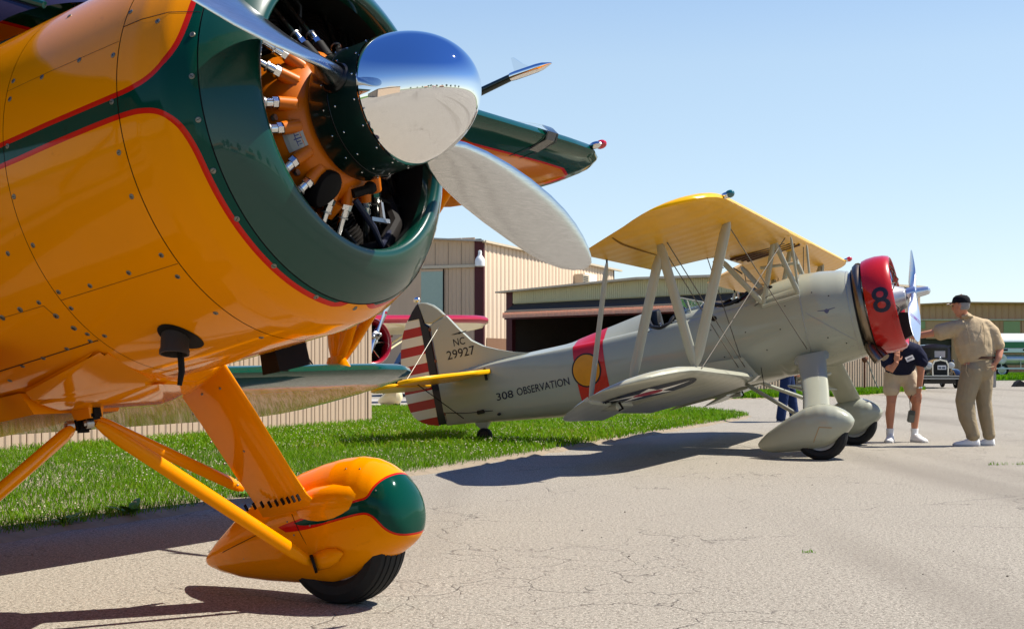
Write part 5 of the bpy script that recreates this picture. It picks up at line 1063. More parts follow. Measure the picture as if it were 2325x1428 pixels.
for s in (1, -1):
    uwg, ub = gwing('upper_wing', s, up_le, up_te, ysu, 2.535, 2.395, .165, M['wing_yellow'])
    # aileron gap and edge
    gap = [(-1.02, 4.08), (-1.06, 3.6), (-1.075, 2.9), (-1.08, 2.15)]; P = []
    for k in range(26):
        t = k / 25 * 3; i = min(2, int(t)); f = t - i; x = gap[i][0] * (1 - f) + gap[i + 1][0] * f; y = gap[i][1] * (1 - f) + gap[i + 1][1] * f; h = ub.ray_cast(Vector((x, s * y, 1.5)), Vector((0, 0, 1)))[0]
        if h: P.append((h, .010 * math.sin(math.pi * min(1, k / 25 + .05)) + .006))
    if len(P) > 2: gk('aileron_slot', loft([[tuple(p + Vector((w, 0, -.0025))), tuple(p + Vector((-w, 0, -.0025)))] for p, w in P], False, False, False), matte('slot_shade', (.20, .085, .004)), uwg)
    nl = gk('nav_light', ball((.10, s * 4.0, 2.565), (.045, .034, .036), 14, 8), M['green_lens'] if s < 0 else M['red_lens'], uwg); gk('light_base', ball((.065, s * 4.0, 2.56), (.05, .032, .03), 12, 6), M['tube_chrome'], nl)
for k in range(4): gk('centre_slat', box((-.42 + .03 * k, -.28 + .175 * k, 2.462), (.66, .07, .026), Matrix.Rotation(-.08, 3, 'Y'), .006), M['slat_brown'])
lo_le = [(0, -.69), (3.2, -.69), (3.4, -.71), (3.6, -.77), (3.8, -.87), (3.95, -1.0), (4.05, -1.15), (4.11, -1.32), (4.12, -1.42)]
lo_te = [(0, -2.02), (2.22, -2.02), (2.26, -1.655), (3.3, -1.65), (3.7, -1.625), (3.95, -1.575), (4.05, -1.53), (4.10, -1.46), (4.12, -1.43)]
ysl = sorted(set(list(np.linspace(.42, 3.2, 16)) + [2.22, 2.26] + list(np.linspace(3.2, 4.12, 34)))); lbv = {}
for s in (1, -1):
    lwg, lbv[s] = gwing('lower_wing', s, lo_le, lo_te, ysl, 1.0, .83, .15, M['wing_grey'], .036)
    # aileron: its own surface, drooping a little behind the gap
    zz = lambda x, y: 1.0 + .036 * y - .17 * (-.69 - x) / 1.33
    hg = [(2.25, -1.66), (2.6, -1.66), (3.3, -1.655), (3.7, -1.63), (3.95, -1.58), (4.03, -1.54)]; rg_ = []
    for y in np.linspace(2.25, 4.03, 20):
        xh = float(np.interp(y, [p[0] for p in hg], [p[1] for p in hg])); xt = float(np.interp(y, [2.25, 3.3, 3.5, 3.7, 3.86, 4.0, 4.03], [-2.03, -2.04, -2.02, -1.96, -1.84, -1.67, -1.60])); dr_ = math.radians(17); k = []
        for t, u in ((0, .018), (.3, .020), (.7, .012), (1, .002), (1, -.002), (.7, -.010), (.3, -.018), (0, -.020)):
            d = (xt - xh) * t; k.append((xh - .012 + d * math.cos(dr_), s * y, zz(xh, y) - .012 + d * math.sin(dr_) + u))
        rg_.append(k)
    gk('aileron', loft(rg_), M['wing_grey'], lwg)
    for y in (.62, .80): gk('leading_edge_band', loft([[(-.69 + a, s * (y + dy), .98 + .036 * y + b) for a, b in ((-.25, -.035), (-.02, .0), (.006, .03), (-.02, .07), (-.2, .145))] for dy in (-.006, .006)], False, False, False), M['soot_and_shade'], lwg)
    # blister over the lower strut fitting, with its open end
    gk('tie_down_blister', loft([[(-1.80 + x, s * (2.95 + r * math.cos(a)), .985 - .035 * k + r * .6 * math.sin(a)) for a in [2 * math.pi * j / 16 for j in range(16)]] for x, r, k in ((-.12, .01, 0), (-.05, .05, 1), (.08, .07, 1.3), (.18, .075, 1.5), (.19, .06, 1.5))]), M['wing_grey'], lwg)
    gk('tie_down_ring', path([(-1.6, s * 2.95, .97), (-1.58, s * 2.93, .90), (-1.62, s * 2.96, .89)], .012, 6), M['soot_and_shade'], lwg)
    # star insignia on the under side: navy disc, white star, red centre
    cx, cy, rs = -1.29, 2.95 * s, .50; circ = [(rs * math.cos(2 * math.pi * k / 48), rs * math.sin(2 * math.pi * k / 48)) for k in range(48)]
    star = []
    for k in range(10):
        a = math.pi / 2 * 0 + 2 * math.pi * k / 10; q = rs * (.90 if k % 2 == 0 else .36 * .90); star.append((q * math.cos(a), q * math.sin(a)))
    O = Vector((cx, cy, .2)); D_ = Vector((0, 0, 1))
    d1 = decal('insignia_disc', grid_polys([[circ]], .08), O, (1, 0, 0), (0, 1, 0), D_, lbv[s], M['navy'], lwg, .003); decal('insignia_star', grid_polys([[star]], .06), O, (1, 0, 0), (0, 1, 0), D_, lbv[s], M['white'], d1, .006); decal('insignia_centre', grid_polys([[[(x * .30, y * .30) for x, y in circ]]], .06), O, (1, 0, 0), (0, 1, 0), D_, lbv[s], M['band_red'], d1, .009)
# wing root fairing
for s in (1, -1): gk('wing_root_fairing', loft([[(-.66 + x, s * (.40 + .10 * k), 1.03 + z) for x, z in ((.03, .0), (-.1, .09 * k + .03), (-.6, .10 * k + .03), (-1.4, -.04), (-1.4, -.09), (-.6, -.09), (-.05, -.05))] for k in (2.3, 1.4, .9, .5)], True, True, False), M['grey'])
# ---- struts
def gs(name, a, b, c, t, m='grey_panel', cd=(1, 0, 0)): return gk(name, strut(a, b, c, t, cd), M[m])
for s in (1, -1):
    Y_ = 3.0 * s
    gs('interplane_strut', (-.748, Y_, 1.17), (-.155, Y_, 2.50), .105, .046); gs('interplane_strut', (-.755, Y_, 1.17), (-.868, Y_, 2.445), .10, .044); gs('interplane_strut', (-1.41, Y_, 1.15), (-.885, Y_, 2.33), .10, .044)
    gk('strut_fitting', path([(-1.41 + .525, Y_, 2.33), (-.872, Y_, 2.44)], .012, 6), M['soot_and_shade']); gk('strut_fitting', path([(-.75, Y_, 1.12), (-.745, Y_, 1.19)], .014, 6), M['grey_panel'])
    for x, z in ((-.155, 2.505), (-.87, 2.455)): gk('strut_socket', ball((x, Y_, z), (.05, .05, .03), 10, 6), M['wing_yellow'])
    gs('aileron_strut', (-1.885, Y_, 1.02), (-1.435, Y_, 2.36), .055, .03); gk('strut_fitting', tube((-1.435, Y_, 2.36), (-1.425, Y_, 2.42), .010, .010, 6), M['soot_and_shade'])
    # cabane
    gs('cabane_strut', (-.435, s * .49, 1.82), (-.165, s * .55, 2.51), .06, .03); gs('cabane_strut', (-.02, s * .48, 1.85), (-.165, s * .55, 2.51), .06, .03); gs('cabane_strut', (-.44, s * .48, 1.83), (-.80, s * .55, 2.42), .065, .032)
    gk('cabane_foot', path([side(-.46, 1.80) * 1, side(-.25, 1.815), side(-.02, 1.83)] if s < 0 else [Vector((p.x, -p.y, p.z)) for p in (side(-.46, 1.80), side(-.25, 1.815), side(-.02, 1.83))], .018, 8), M['grey_panel'])
    # wires
    def wr(a, b, r=.0055): gk('flying_wire', tube(a, b, r, r, 5), M['wire'])
    wr((-.835, s * .56, 1.13), (-.86, Y_, 2.42)); wr((-.76, s * .56, 1.12), (-.79, Y_, 2.42)); wr((-.69, Y_, 1.14), (-.02, s * .62, 2.5)); wr((-.05, s * .51, 1.22), (-.17, s * 2.95, 2.44), 0.0055)
    wr((-.80, s * .50, 1.16), (-.86, s * 1.0, 2.44), 0.0055); wr((-.36, s * .52, 1.9), (-.79, s * .35, 1.74), .005)
    gk('wire_spacer', ball((-.80, s * 1.55, 1.70), (.035, .02, .03), 8, 5), M['soot_and_shade'])
    gs('cabane_strut', (-.02, s * .46, 1.9), (.03, s * .55, 2.5), .03, .02)
    gk('wing_handle', tube((-.9, s * .56, 2.43), (-.80, s * .52, 2.33), .008, .008, 6), M['soot_and_shade'])
gk('trim_tube', tube((-.42, -.3, 2.26), (.02, -.32, 2.22), .018, .018, 8), M['grey_panel']); gk('drain_wire', tube((-.6, -.52, 1.12), (-.6, -.56, .86), .004, .004, 5), M['soot_and_shade'])
for q in ((-.33, -.5, 2.0), (-.1, -.5, 2.2)): gk('strut_clamp', ball(q, (.04, .025, .02), 8, 5), M['soot_and_shade'])
# ---- undercarriage
GPX = [-.63, -.60, -.5, -.35, -.2, -.05, .08, .18, .27, .34, .385, .41, .42]; GPT = [.285, .315, .385, .455, .525, .572, .582, .566, .525, .475, .43, .39, .36]; GPB = [.245, .205, .165, .140, .125, .118, .125, .15, .195, .24, .28, .315, .34]; GPW = [.015, .035, .08, .125, .155, .175, .182, .18, .165, .14, .11, .07, .02]
for s in (1, -1):
    xs = np.linspace(-.63, .42, 56); rings = []
    for x in xs:
        t, b, w = (lerp_tab(x, GPX, q) for q in (GPT, GPB, GPW)); z0, h = (t + b) / 2, (t - b) / 2
        rings.append([(x, s * 1.37 + w * math.copysign(abs(math.cos(a)) ** .9, math.cos(a)), z0 + h * math.copysign(abs(math.sin(a)) ** .9, math.sin(a))) for a in [2 * math.pi * j / 40 for j in range(40)]])
    VF = loft(rings); wp = gk('wheel_pant', VF, M['grey'], gb, 60); wb = bvh_of(VF)
    tyre((.052, s * 1.37, .268), .280, .20, gb, 'wheel')
    V_ = []
    if s < 0:
        chv = [(-.02, .20), (.075, .345), (.20, .315)]; P = []
        for (a, b), (c, d) in zip(chv[:-1], chv[1:]):
            for k in range(8):
                h = wb.ray_cast(Vector((a + (c - a) * k / 7, -3, b + (d - b) * k / 7)), Vector((0, 1, 0)))[0]
                if h: P.append(h)
        gk('stress_crack', path(P, .004, 5), matte('tan_chip', (.40, .22, .08)), wp)
    secs = []
    for t, xc, y, z, c, th in ((0, -.02, .52, 1.12, .34, .10), (.3, .01, .78, .93, .30, .09), (.7, .04, 1.10, .70, .285, .085), (1, .05, 1.33, .55, .29, .09)):
        secs.append([(xc + c / 2 * math.cos(a), s * (y + .6 * th / 2 * math.sin(a)), z + .7 * th / 2 * math.sin(a)) for a in [2 * math.pi * j / 24 for j in range(24)]])
    gk('gear_leg', loft(secs), M['grey'], gb, 50); gk('leg_collar', loft([[(-.02 + .19 * k * math.cos(a), s * (.50 + .06 * k * math.sin(a) + dy), 1.135 + dz) for a in [2 * math.pi * j / 24 for j in range(24)]] for k, dz, dy in ((1.0, -.07, .05), (1.08, -.02, 0), (.9, .03, -.04))]), M['grey'])
    gs('drag_strut', (-.86, s * .42, .99), (-.16, s * 1.24, .50), .05, .04, 'grey_panel', (0, 0, 1)); gs('axle_brace', (-.30, s * .1, .90), (.0, s * .62, .92), .05, .04, 'grey_panel', (0, 0, 1)); gs('axle_brace', (-.42, s * .05, .86), (-.02, s * .95, .72), .035, .03, 'grey_panel', (0, 0, 1))
# ---- tail
def flat(name, poly, t, mat, par=gb, y0=0): 
    P = smooth_poly(poly, 1); return gk(name, loft([[(x * 1, y0 - t / 2 * .55, z) for x, z in [(px + (cx_ - px) * .012, pz + (cz_ - pz) * .012) for px, pz in P]], [(x, y0 - t / 2, z) for x, z in [(px + (cx_ - px) * .04, pz + (cz_ - pz) * .04) for px, pz in P]]] , True, True, True), mat, par)
def slab(name, poly, t, mat, par=gb, smooth_it=0):
    P = smooth_poly(poly, smooth_it) if smooth_it else poly; c = np.mean(P, 0); ins = [tuple(np.array(p) + (c - np.array(p)) / max(.05, np.linalg.norm(c - np.array(p))) * .018) for p in P]
    return gk(name, loft([[(x, -t / 2, z) for x, z in ins], [(x, -t * .3, z) for x, z in P], [(x, t * .3, z) for x, z in P], [(x, t / 2, z) for x, z in ins]]), mat, par, 25)
fin = slab('tail_fin', [(-3.50, 1.88), (-3.75, 1.945), (-3.95, 2.02), (-4.14, 2.105), (-4.30, 2.22), (-4.46, 2.42), (-4.585, 2.60), (-4.74, 2.56), (-4.835, 2.52), (-4.835, 1.80), (-4.3, 1.78), (-3.9, 1.80)], .07, M['grey'])
hx = lambda z: -4.845 + (z - 1.23) * .0                                        # hinge line
rud_out = [(-4.852, 1.215), (-5.0, 1.225), (-5.15, 1.265), (-5.265, 1.35), (-5.335, 1.46), (-5.365, 1.62), (-5.372, 1.85), (-5.352, 2.08), (-5.315, 2.27), (-5.25, 2.47), (-5.165, 2.62), (-5.06, 2.745)]
balance = slab('rudder_balance', [(-4.80, 2.535), (-4.60, 2.612), (-4.665, 2.70), (-4.74, 2.775), (-4.83, 2.825), (-4.90, 2.845), (-4.955, 2.84), (-4.93, 2.70), (-4.90, 2.56)], .062, M['grey'])
def tex(z): return float(np.interp(z, [p[1] for p in rud_out], [p[0] for p in rud_out]))
xb1 = lambda z: -4.962 - .006 * (z - 1.23) - .0; xb0 = lambda z: -4.852
rud = slab('rudder', [(xb0(0), 1.215), (xb1(1.225), 1.225), (-4.968, 2.655), (-5.135, 2.655), (-5.06, 2.745), (-4.99, 2.815), (-4.945, 2.845), (-4.905, 2.56), (-4.852, 2.52)], .066, M['navy'])
nst = 12; z0, z1 = 1.215, 2.655
def slope(x): return (x + 4.96) * -.0
for k in range(nst):
    a, b = z0 + (z1 - z0) * k / nst, z0 + (z1 - z0) * (k + 1) / nst; P = [(xb1(a) - .001, a), (xb1(b) - .001, b)] + [(min(tex(z), xb1(z) - .004), z) for z in np.linspace(b, a, 4)]
    gk('rudder_stripe', loft([[(x, -.026, z) for x, z in P], [(x, .026, z) for x, z in P]]), M['stripe_red'] if k % 2 == 0 else M['stripe_cream'], rud, 0)
for z in (1.35, 2.05, 2.47): gk('rudder_hinge', box((-4.843, 0, z), (.03, .085, .04), None, .006), M['rust'])
gk('rudder_gap', tube((-4.842, -.032, 1.25), (-4.842, -.032, 2.5), .004, .004, 5), M['rust'], fin); tl = gk('tail_light', ball((-4.965, 0, 2.89), (.05, .035, .04), 14, 8), M['tube_chrome']); gk('light_stem', tube((-4.955, 0, 2.83), (-4.96, 0, 2.87), .02, .025, 8), M['steel'], tl)
def hslab(name, poly, z, t, mat, par=gb):
    P = smooth_poly(poly, 2); c = np.mean(P, 0); ins = [tuple(np.array(p) + (c - np.array(p)) / max(.05, np.linalg.norm(c - np.array(p))) * .022) for p in P]
    return gk(name, loft([[(x, y, z - t / 2) for x, y in ins], [(x, y, z - t * .2) for x, y in P], [(x, y, z + t * .2) for x, y in P], [(x, y, z + t / 2) for x, y in ins]]), mat, par, 25)
for s in (1, -1):
    st = hslab('tailplane', [(-4.02, s * .08), (-4.03, s * .24), (-4.14, s * .55), (-4.30, s * 1.0), (-4.50, s * 1.36), (-4.66, s * 1.47), (-4.80, s * 1.42), (-4.80, s * .08)], 1.755, .055, M['wing_yellow'])
    hslab('elevator', [(-4.81, s * .12), (-4.81, s * 1.42), (-4.74, s * 1.46), (-4.86, s * 1.57), (-5.0, s * 1.56), (-5.16, s * 1.40), (-5.24, s * 1.1), (-5.24, s * .45), (-5.16, s * .16)], 1.735, .045, M['wing_yellow'], st)
    gk('tail_wire', tube((-4.70, s * .04, 2.48), (-4.86, s * 1.0, 1.78), .0035, .0035, 6), M['stripe_cream']); gk('tail_wire', tube((-4.55, s * .14, 1.24), (-4.72, s * .95, 1.73), .006, .006, 6), M['soot_and_shade'])
    gk('control_cable', path([(-4.1, s * .215, 1.26), (-4.5, s * .16, 1.30), (-4.82, s * .06, 1.36)], .005, 5), M['soot_and_shade'])
    gk('cable_slot', box((-4.28, s * .185, 1.275), (.12, .02, .05), Matrix.Rotation(s * .2, 3, 'Z'), .008), M['black']); gk('cable_exit', ball((-4.02, s * .225, 1.20), (.03, .012, .018), 8, 5), M['black'])
    gk('tailplane_slot', box((-4.10, s * .235, 1.73), (.04, .012, .16), None, .006), M['navy'])
gk('tail_wheel_fairing', loft([[(-4.36 + a * k, b * k, z) for a, b in ((.13, .05), (.13, -.05), (-.1, -.04), (-.1, .04))] for k, z in ((1, 1.20), (.8, 1.13), (.35, 1.06))]), M['grey']); gk('tail_wheel_fork', path([(-4.40, 0, 1.12), (-4.38, .0, 1.04), (-4.37, .05, .97)], .02, 8), M['soot_and_shade']); tyre((-4.365, 0, .972), .105, .08, gb, 'tail_wheel', None, None, False); gk('tail_hub', tube((-4.365, -.035, .972), (-4.365, .035, .972), .066, .066, 16), M['black'])
# ---- markings
sd = lambda name, VF2, x, z, mat, par=gf, off=.003: decal(name, VF2, (x, -.5, z), (1, 0, 0), (0, 0, 1), (0, 1, 0), body_bvh, mat, par, off)
band = [[[(-2.872, 1.14), (-2.67, 1.06), (-2.475, 1.14), (-2.468, 1.6), (-2.468, 1.83), (-2.86, 1.83), (-2.872, 1.6)]]]
P = []
for x in np.linspace(-2.872, -2.468, 12):
    h = [(y, z) for y, z in gsec(x, 26, .004)]; P.append([(x, -y, z) for y, z in h[10:]] + [(x, y, z) for y, z in h[-2:9:-1]])
gk('fuselage_band', loft(P, False, False, False), M['band_red'], gf, 50)
cir = [(.195 * math.cos(2 * math.pi * k / 40), .21 * math.sin(2 * math.pi * k / 40)) for k in range(40)]
e = sd('emblem_rim', grid_polys([[cir]], .06), -2.722, 1.508, M['letter'], gf, .0075); sd('emblem_disc', grid_polys([[[(x * .90, y * .91) for x, y in cir]]], .06), -2.722, 1.508, M['emblem_gold'], e, .0105)
def text_on(txt, x0, x1, zb, hgt, name='lettering', slant=0, par=gf):
    V2, F2_ = text_mesh(txt, 1.0, .010); A = np.array(V2); w = A[:, 0].max() - A[:, 0].min(); h = A[:, 1].max() - min(0, A[:, 1].min()); A[:, 0] = (A[:, 0] - A[:, 0].min()) * (x1 - x0) / w; A[:, 1] *= hgt / h
    A[:, 1] += A[:, 0] * slant; V2, F2_ = refine([tuple(p) for p in A], F2_, .05); return V2, F2_
vf = text_on('308', -4.02, -3.775, 0, .095); sd('lettering', vf, -4.015, 1.372, M['letter_navy'], gf, .004); vf = text_on('OBSERVATION', 0, .74, 0, .095); sd('lettering', vf, -3.715, 1.38, M['letter_navy'], gf, .004)
def flat_text(txt, x, z, w, h, par, y=-.0365, rot=0):
    V2, F2_ = text_on(txt, 0, w, 0, h); c, s_ = math.cos(rot), math.sin(rot); return make('lettering', [(x + a * c - b * s_, y, z + a * s_ + b * c) for a, b in V2], F2_, M['letter'], par, 0)
flat_text('NC', -4.545, 2.185, .165, .095, fin); flat_text('29927', -4.668, 2.03, .40, .115, fin)
make('fin_wings', [(-4.56 + a, -.0365, 2.34 + b) for a, b in ((0, .0), (.05, -.012), (.10, -.01), (.12, -.018), (.14, -.01), (.19, -.008), (.24, .012), (.16, .006), (.13, .012), (.11, .008), (.06, .004))], [tuple(range(11))], M['letter'], fin, 0)
sd('cowl_wings', grid_polys([[[(-.10, .012), (-.03, .0), (-.02, -.02), (0, -.035), (.02, -.02), (.03, .0), (.10, .012), (.10, .018), (.02, .012), (0, .022), (-.02, .012), (-.10, .018)]]], .05), .25, 1.60, matte('badge_ink', (.10, .10, .16)), gf, .003)
vf = text_on('8', 0, .19, 0, .285); decal('ring_number', vf, (.762, -.9, 1.455), (1, 0, 0), (0, 0, 1), (0, 1, 0), ring_bvh, M['letter_navy'], er, .003)
# ================================================================== cream and crimson high wing monoplane behind the grey tail
ang = math.atan2(.8, .6); RR = rot_xform(ang, .16); hubw = Vector((-3.1, 30., 1.66)); 
off = Vector((1.0, 0, 1.62)); MR = Matrix.Translation(hubw - RR.to_3x3() @ off) @ RR
rp = thing('crimson_monoplane', 'cream and crimson high wing monoplane with radial engine behind the grey tail', 'aeroplane', MR)
def rk(name, VF, mat, parent=rp, smooth=35): return make(name, VF[0], VF[1], mat, parent, smooth)
zc = 1.52
rk('engine_cowl', revolve([(.45, .50), (.74, .47), (.80, .50), (.805, .53), (.76, .565), (.62, .59), (.3, .60), (.05, .585), (.04, .55)], 72, (0, 0, zc)), M['crimson'], rp, 60); rk('firewall', revolve([(.3, .56), (.31, .02)], 40, (0, 0, zc), False, True), M['black'])
rk('crankcase', revolve([(.3, .25), (.55, .25), (.66, .2), (.8, .12), (.92, .10), (.94, .05)], 32, (0, 0, zc)), M['silver'])
for k in range(7):
    th = 2 * math.pi * k / 7; rad = Vector((0, math.cos(th), math.sin(th))); c0 = Vector((.52, 0, zc)); tn_ = rad.cross(Vector((1, 0, 0))); rings = []
    for i in range(7):
        for dr, q in ((0, .055), (.005, .075), (.018, .075), (.022, .055)): rings.append([tuple(c0 + rad * (.23 + i * .035 + dr) + tn_ * q * math.cos(2 * math.pi * j / 12) + Vector((1, 0, 0)) * q * math.sin(2 * math.pi * j / 12)) for j in range(12)])
    rk('cylinder', loft(rings), M['soot_and_shade']); rk('pushrod_tube', tube(c0 + rad * .22 + Vector((.10, 0, 0)), c0 + rad * .46 + Vector((.09, 0, 0)), .014, .014, 8), M['tube_chrome'])
hc = Vector((1.0, 0, 1.62 - .02)); rk('propeller_hub', Acc().add(revolve([(.90, .05), (.93, .10), (1.03, .10), (1.06, .05), (1.10, .04)], 20, (0, 0, hc.z))).add(ball(tuple(hc + Vector((.04, .09, .02))), .05, 8, 6)).add(ball(tuple(hc + Vector((.04, -.08, -.03))), .05, 8, 6)).out(), M['steel'])
for sg in (1, -1):
    pa = R_(60); ax = Vector((0, math.cos(pa), math.sin(pa))) * sg; fw = Vector((1, 0, 0)); ch = ax.cross(fw).normalized(); rings = []
    for r, c, t, b in zip([.05, .15, .28, .45, .65, .82, .94, 1.0, 1.02], [.09, .09, .12, .16, .17, .155, .12, .07, .01], [.09, .08, .06, .045, .035, .025, .018, .012, .004], [55, 54, 48, 38, 30, 25, 22, 20, 20]):
        B = R_(b); cd = ch * math.cos(B) - fw * math.sin(B); td = fw * math.cos(B) + ch * math.sin(B); rings.append([tuple(hc + ax * r + cd * c / 2 * math.cos(a) + td * t / 2 * math.sin(a)) for a in [2 * math.pi * j / 16 for j in range(16)]])
    bl = rk('propeller_blade', loft(rings), M['blue_silver'], rp, 60); rk('blade_tip', loft([[tuple(hc + ax * r + (Vector(p) - hc - ax * 1.0) * k) for p in rings[-2]] for r, k in ((.90, 1.85), (.95, 1.75), (1.0, 1.12), (1.024, .3))]), M['crimson'], bl)
    rk('blade_decal', box(tuple(hc + ax * .62 + Vector((.03, 0, 0))), (.012, .06, .06)), M['crimson'], bl)
fs = []
for x, w, zb, zt in ((.06, .56, .95, 2.06), (-.4, .56, .90, 2.10), (-1.0, .56, .86, 2.2), (-1.3, .56, .86, 2.5), (-2.4, .54, .88, 2.52), (-3.4, .42, .98, 2.15), (-5.0, .24, 1.15, 1.75), (-6.4, .06, 1.3, 1.6)):
    z0, h = (zb + zt) / 2, (zt - zb) / 2; fs.append([(x, w * math.copysign(abs(math.cos(a)) ** .7, math.cos(a)), z0 + h * math.copysign(abs(math.sin(a)) ** .7, math.sin(a))) for a in [2 * math.pi * j / 32 for j in range(32)]])
rk('fuselage', loft(fs), M['cream']); rk('windscreen', loft([[(-.98, y, 2.12), (-1.28, y * .95, 2.45)] for y in (-.5, -.2, .2, .5)], False, False, False), M['glass'])
for s in (1, -1):
    rk('side_window', loft([[(-1.35, s * .575, z), (-2.4, s * .56, z)] for z in (2.0, 2.42)], False, False, False), M['glass'])
    st = [(s * y, -1.1 + a, -1.1 + b, 2.36 + .022 * y, 2.28 + .022 * y, .16 * k) for y, a, b, k in ((0, 0, -1.7, 1), (3.9, 0, -1.7, 1), (4.5, -.03, -1.62, .9), (4.85, -.15, -1.4, .7), (5.05, -.4, -1.1, .45), (5.12, -.7, -.8, .15))]
    wg = rk('wing', wing(st), M['cream'], rp, 50)
    rk('leading_edge_paint', loft([[(-1.1 + (a if y < 4.6 else -.15) + .012 * 0 + d, s * y, 2.36 + .022 * y + b) for d, b in ((-.16, -.058), (-.03, -.035), (.010, .0), (.012, .025), (-.02, .07), (-.16, .150))] for y, a in ((0, .006), (3.9, .006), (4.5, -.02), (4.86, -.15))], False, False, False), M['crimson'], wg)
    rk('wing_strut', strut((-1.2, s * .5, 1.0), (-1.45, s * 3.0, 2.34), .12, .05), M['cream']); rk('wing_strut', strut((-1.9, s * .5, 1.0), (-2.2, s * 3.0, 2.32), .12, .05), M['cream'])
    rk('aileron_bracket', box((-2.75, s * 2.1, 2.26), (.3, .04, .05)), M['rust']); rk('aileron_bracket', box((-2.75, s * 2.7, 2.27), (.3, .04, .05)), M['rust'])
    rk('gear_leg', strut((-.3, s * .5, 1.05), (-.25, s * 1.0, .40), .16, .07), M['cream']); tyre((-.25, s * 1.05, .24), .30, .17, rp, 'wheel')
    rk('wheel_pant', loft([[(x, s * 1.05 + w * math.cos(a), .33 + h * math.sin(a)) for a in [2 * math.pi * j / 24 for j in range(24)]] for x, w, h in ((-.85, .01, .03), (-.6, .09, .13), (-.3, .14, .2), (0, .14, .2), (.12, .09, .13), (.16, .01, .03))]), M['cream'])
rk('tail_fin', prism([(-5.6, 1.7), (-6.0, 2.5), (-6.4, 2.7), (-6.9, 2.3), (-6.95, 1.4), (-6.5, 1.3)], -.03, .03), M['cream']); rk('tailplane', prism([(-5.7, 0), (-6.0, 1.5), (-6.7, 1.5), (-6.7, -1.5), (-6.0, -1.5)], 1.6, 1.65, 2), M['cream'])
# ================================================================== people
def tubes(chains, n=14):
    """chains: lists of (point, half width, half depth); returns closed skins to be fused"""
    A = Acc()
    for ch in chains:
        side_ = Vector(ch[0][3]) if len(ch[0]) > 3 else Vector((1, 0, 0)); P = [Vector(c[0]) for c in ch]; rings = []
        for i, c in enumerate(ch):
            d = (P[min(i + 1, len(P) - 1)] - P[max(i - 1, 0)]).normalized(); s = side_ - d * side_.dot(d)
            s = s.normalized() if s.length > 1e-3 else d.orthogonal().normalized(); u = d.cross(s)
            rings.append([tuple(P[i] + s * c[1] * math.cos(2 * math.pi * j / n) + u * c[2] * math.sin(2 * math.pi * j / n)) for j in range(n)])
        d0 = (P[0] - P[1]).normalized(); d1 = (P[-1] - P[-2]).normalized(); r0, r1 = min(ch[0][1], ch[0][2]), min(ch[-1][1], ch[-1][2])
        def shrink(r, p, d, k, q): return [tuple(p + (Vector(v) - p) * k + d * q) for v in r]
        rings = [shrink(rings[0], P[0], d0, .4, r0 * .8), shrink(rings[0], P[0], d0, .8, r0 * .45)] + rings + [shrink(rings[-1], P[-1], d1, .8, r1 * .45), shrink(rings[-1], P[-1], d1, .4, r1 * .8)]
        A.add(loft(rings))
    return A.out()
def fused(name, chains, mat, parent, vox=.012, sm=4, extra=()):
    V, F = tubes(chains); A = Acc().add((V, F))
    for e in extra: A.add(e)
    me = bpy.data.meshes.new('tmp'); me.from_pydata(A.V, [], A.F); o = bpy.data.objects.new('tmp', me); COL.objects.link(o)
    r = o.modifiers.new('r', 'REMESH'); r.mode = 'VOXEL'; r.voxel_size = vox; s = o.modifiers.new('s', 'SMOOTH'); s.factor = .5; s.iterations = sm
    m2 = bpy.data.meshes.new_from_object(o.evaluated_get(bpy.context.evaluated_depsgraph_get())); bpy.data.objects.remove(o); bpy.data.meshes.remove(me)
    m2.name = name; m2.materials.clear(); m2.materials.append(mat); m2.polygons.foreach_set('use_smooth', [True] * len(m2.polygons)); return link_mesh(name, m2, parent)
def hand(wrist, dirv, palmn, side_, curl=.5, sz=1.0):
    """palm and five fingers; dirv fingers' direction, palmn out of the palm, side_ thumb side"""
    w = Vector(wrist); d = Vector(dirv).normalized(); p = Vector(palmn); p = (p - d * p.dot(d)).normalized(); s = d.cross(p).normalized(); s = s if s.dot(Vector(side_)) > 0 else -s
    ch = [[(w, .024 * sz, .018 * sz, s), (w + d * .045 * sz, .040 * sz, .015 * sz), (w + d * .092 * sz, .041 * sz, .013 * sz)]]
    for k, L in ((-1.5, .062), (-.5, .075), (.5, .080), (1.5, .072)):
        b = w + d * .092 * sz + s * .019 * k * sz; e1 = (d + p * curl * .5).normalized(); e2 = (d + p * curl * 1.3).normalized(); e3 = (d * .7 + p * curl * 1.9).normalized()
        q1 = b + e1 * L * .45 * sz; q2 = q1 + e2 * L * .32 * sz; q3 = q2 + e3 * L * .25 * sz; ch.append([(b - d * .01, .0085 * sz, .0085 * sz, s), (q1, .0082 * sz, .008 * sz), (q2, .0075 * sz, .0074 * sz), (q3, .006 * sz, .006 * sz)])
    t0 = w + d * .03 * sz + s * .032 * sz; t1 = t0 + (d * .6 + s * .7 + p * .25).normalized() * .04 * sz; t2 = t1 + (d * .9 + s * .2 + p * .3).normalized() * .032 * sz; ch.append([(t0 - s * .012, .012 * sz, .011 * sz, s), (t1, .0105 * sz, .010 * sz), (t2, .0085 * sz, .008 * sz)])
    return ch
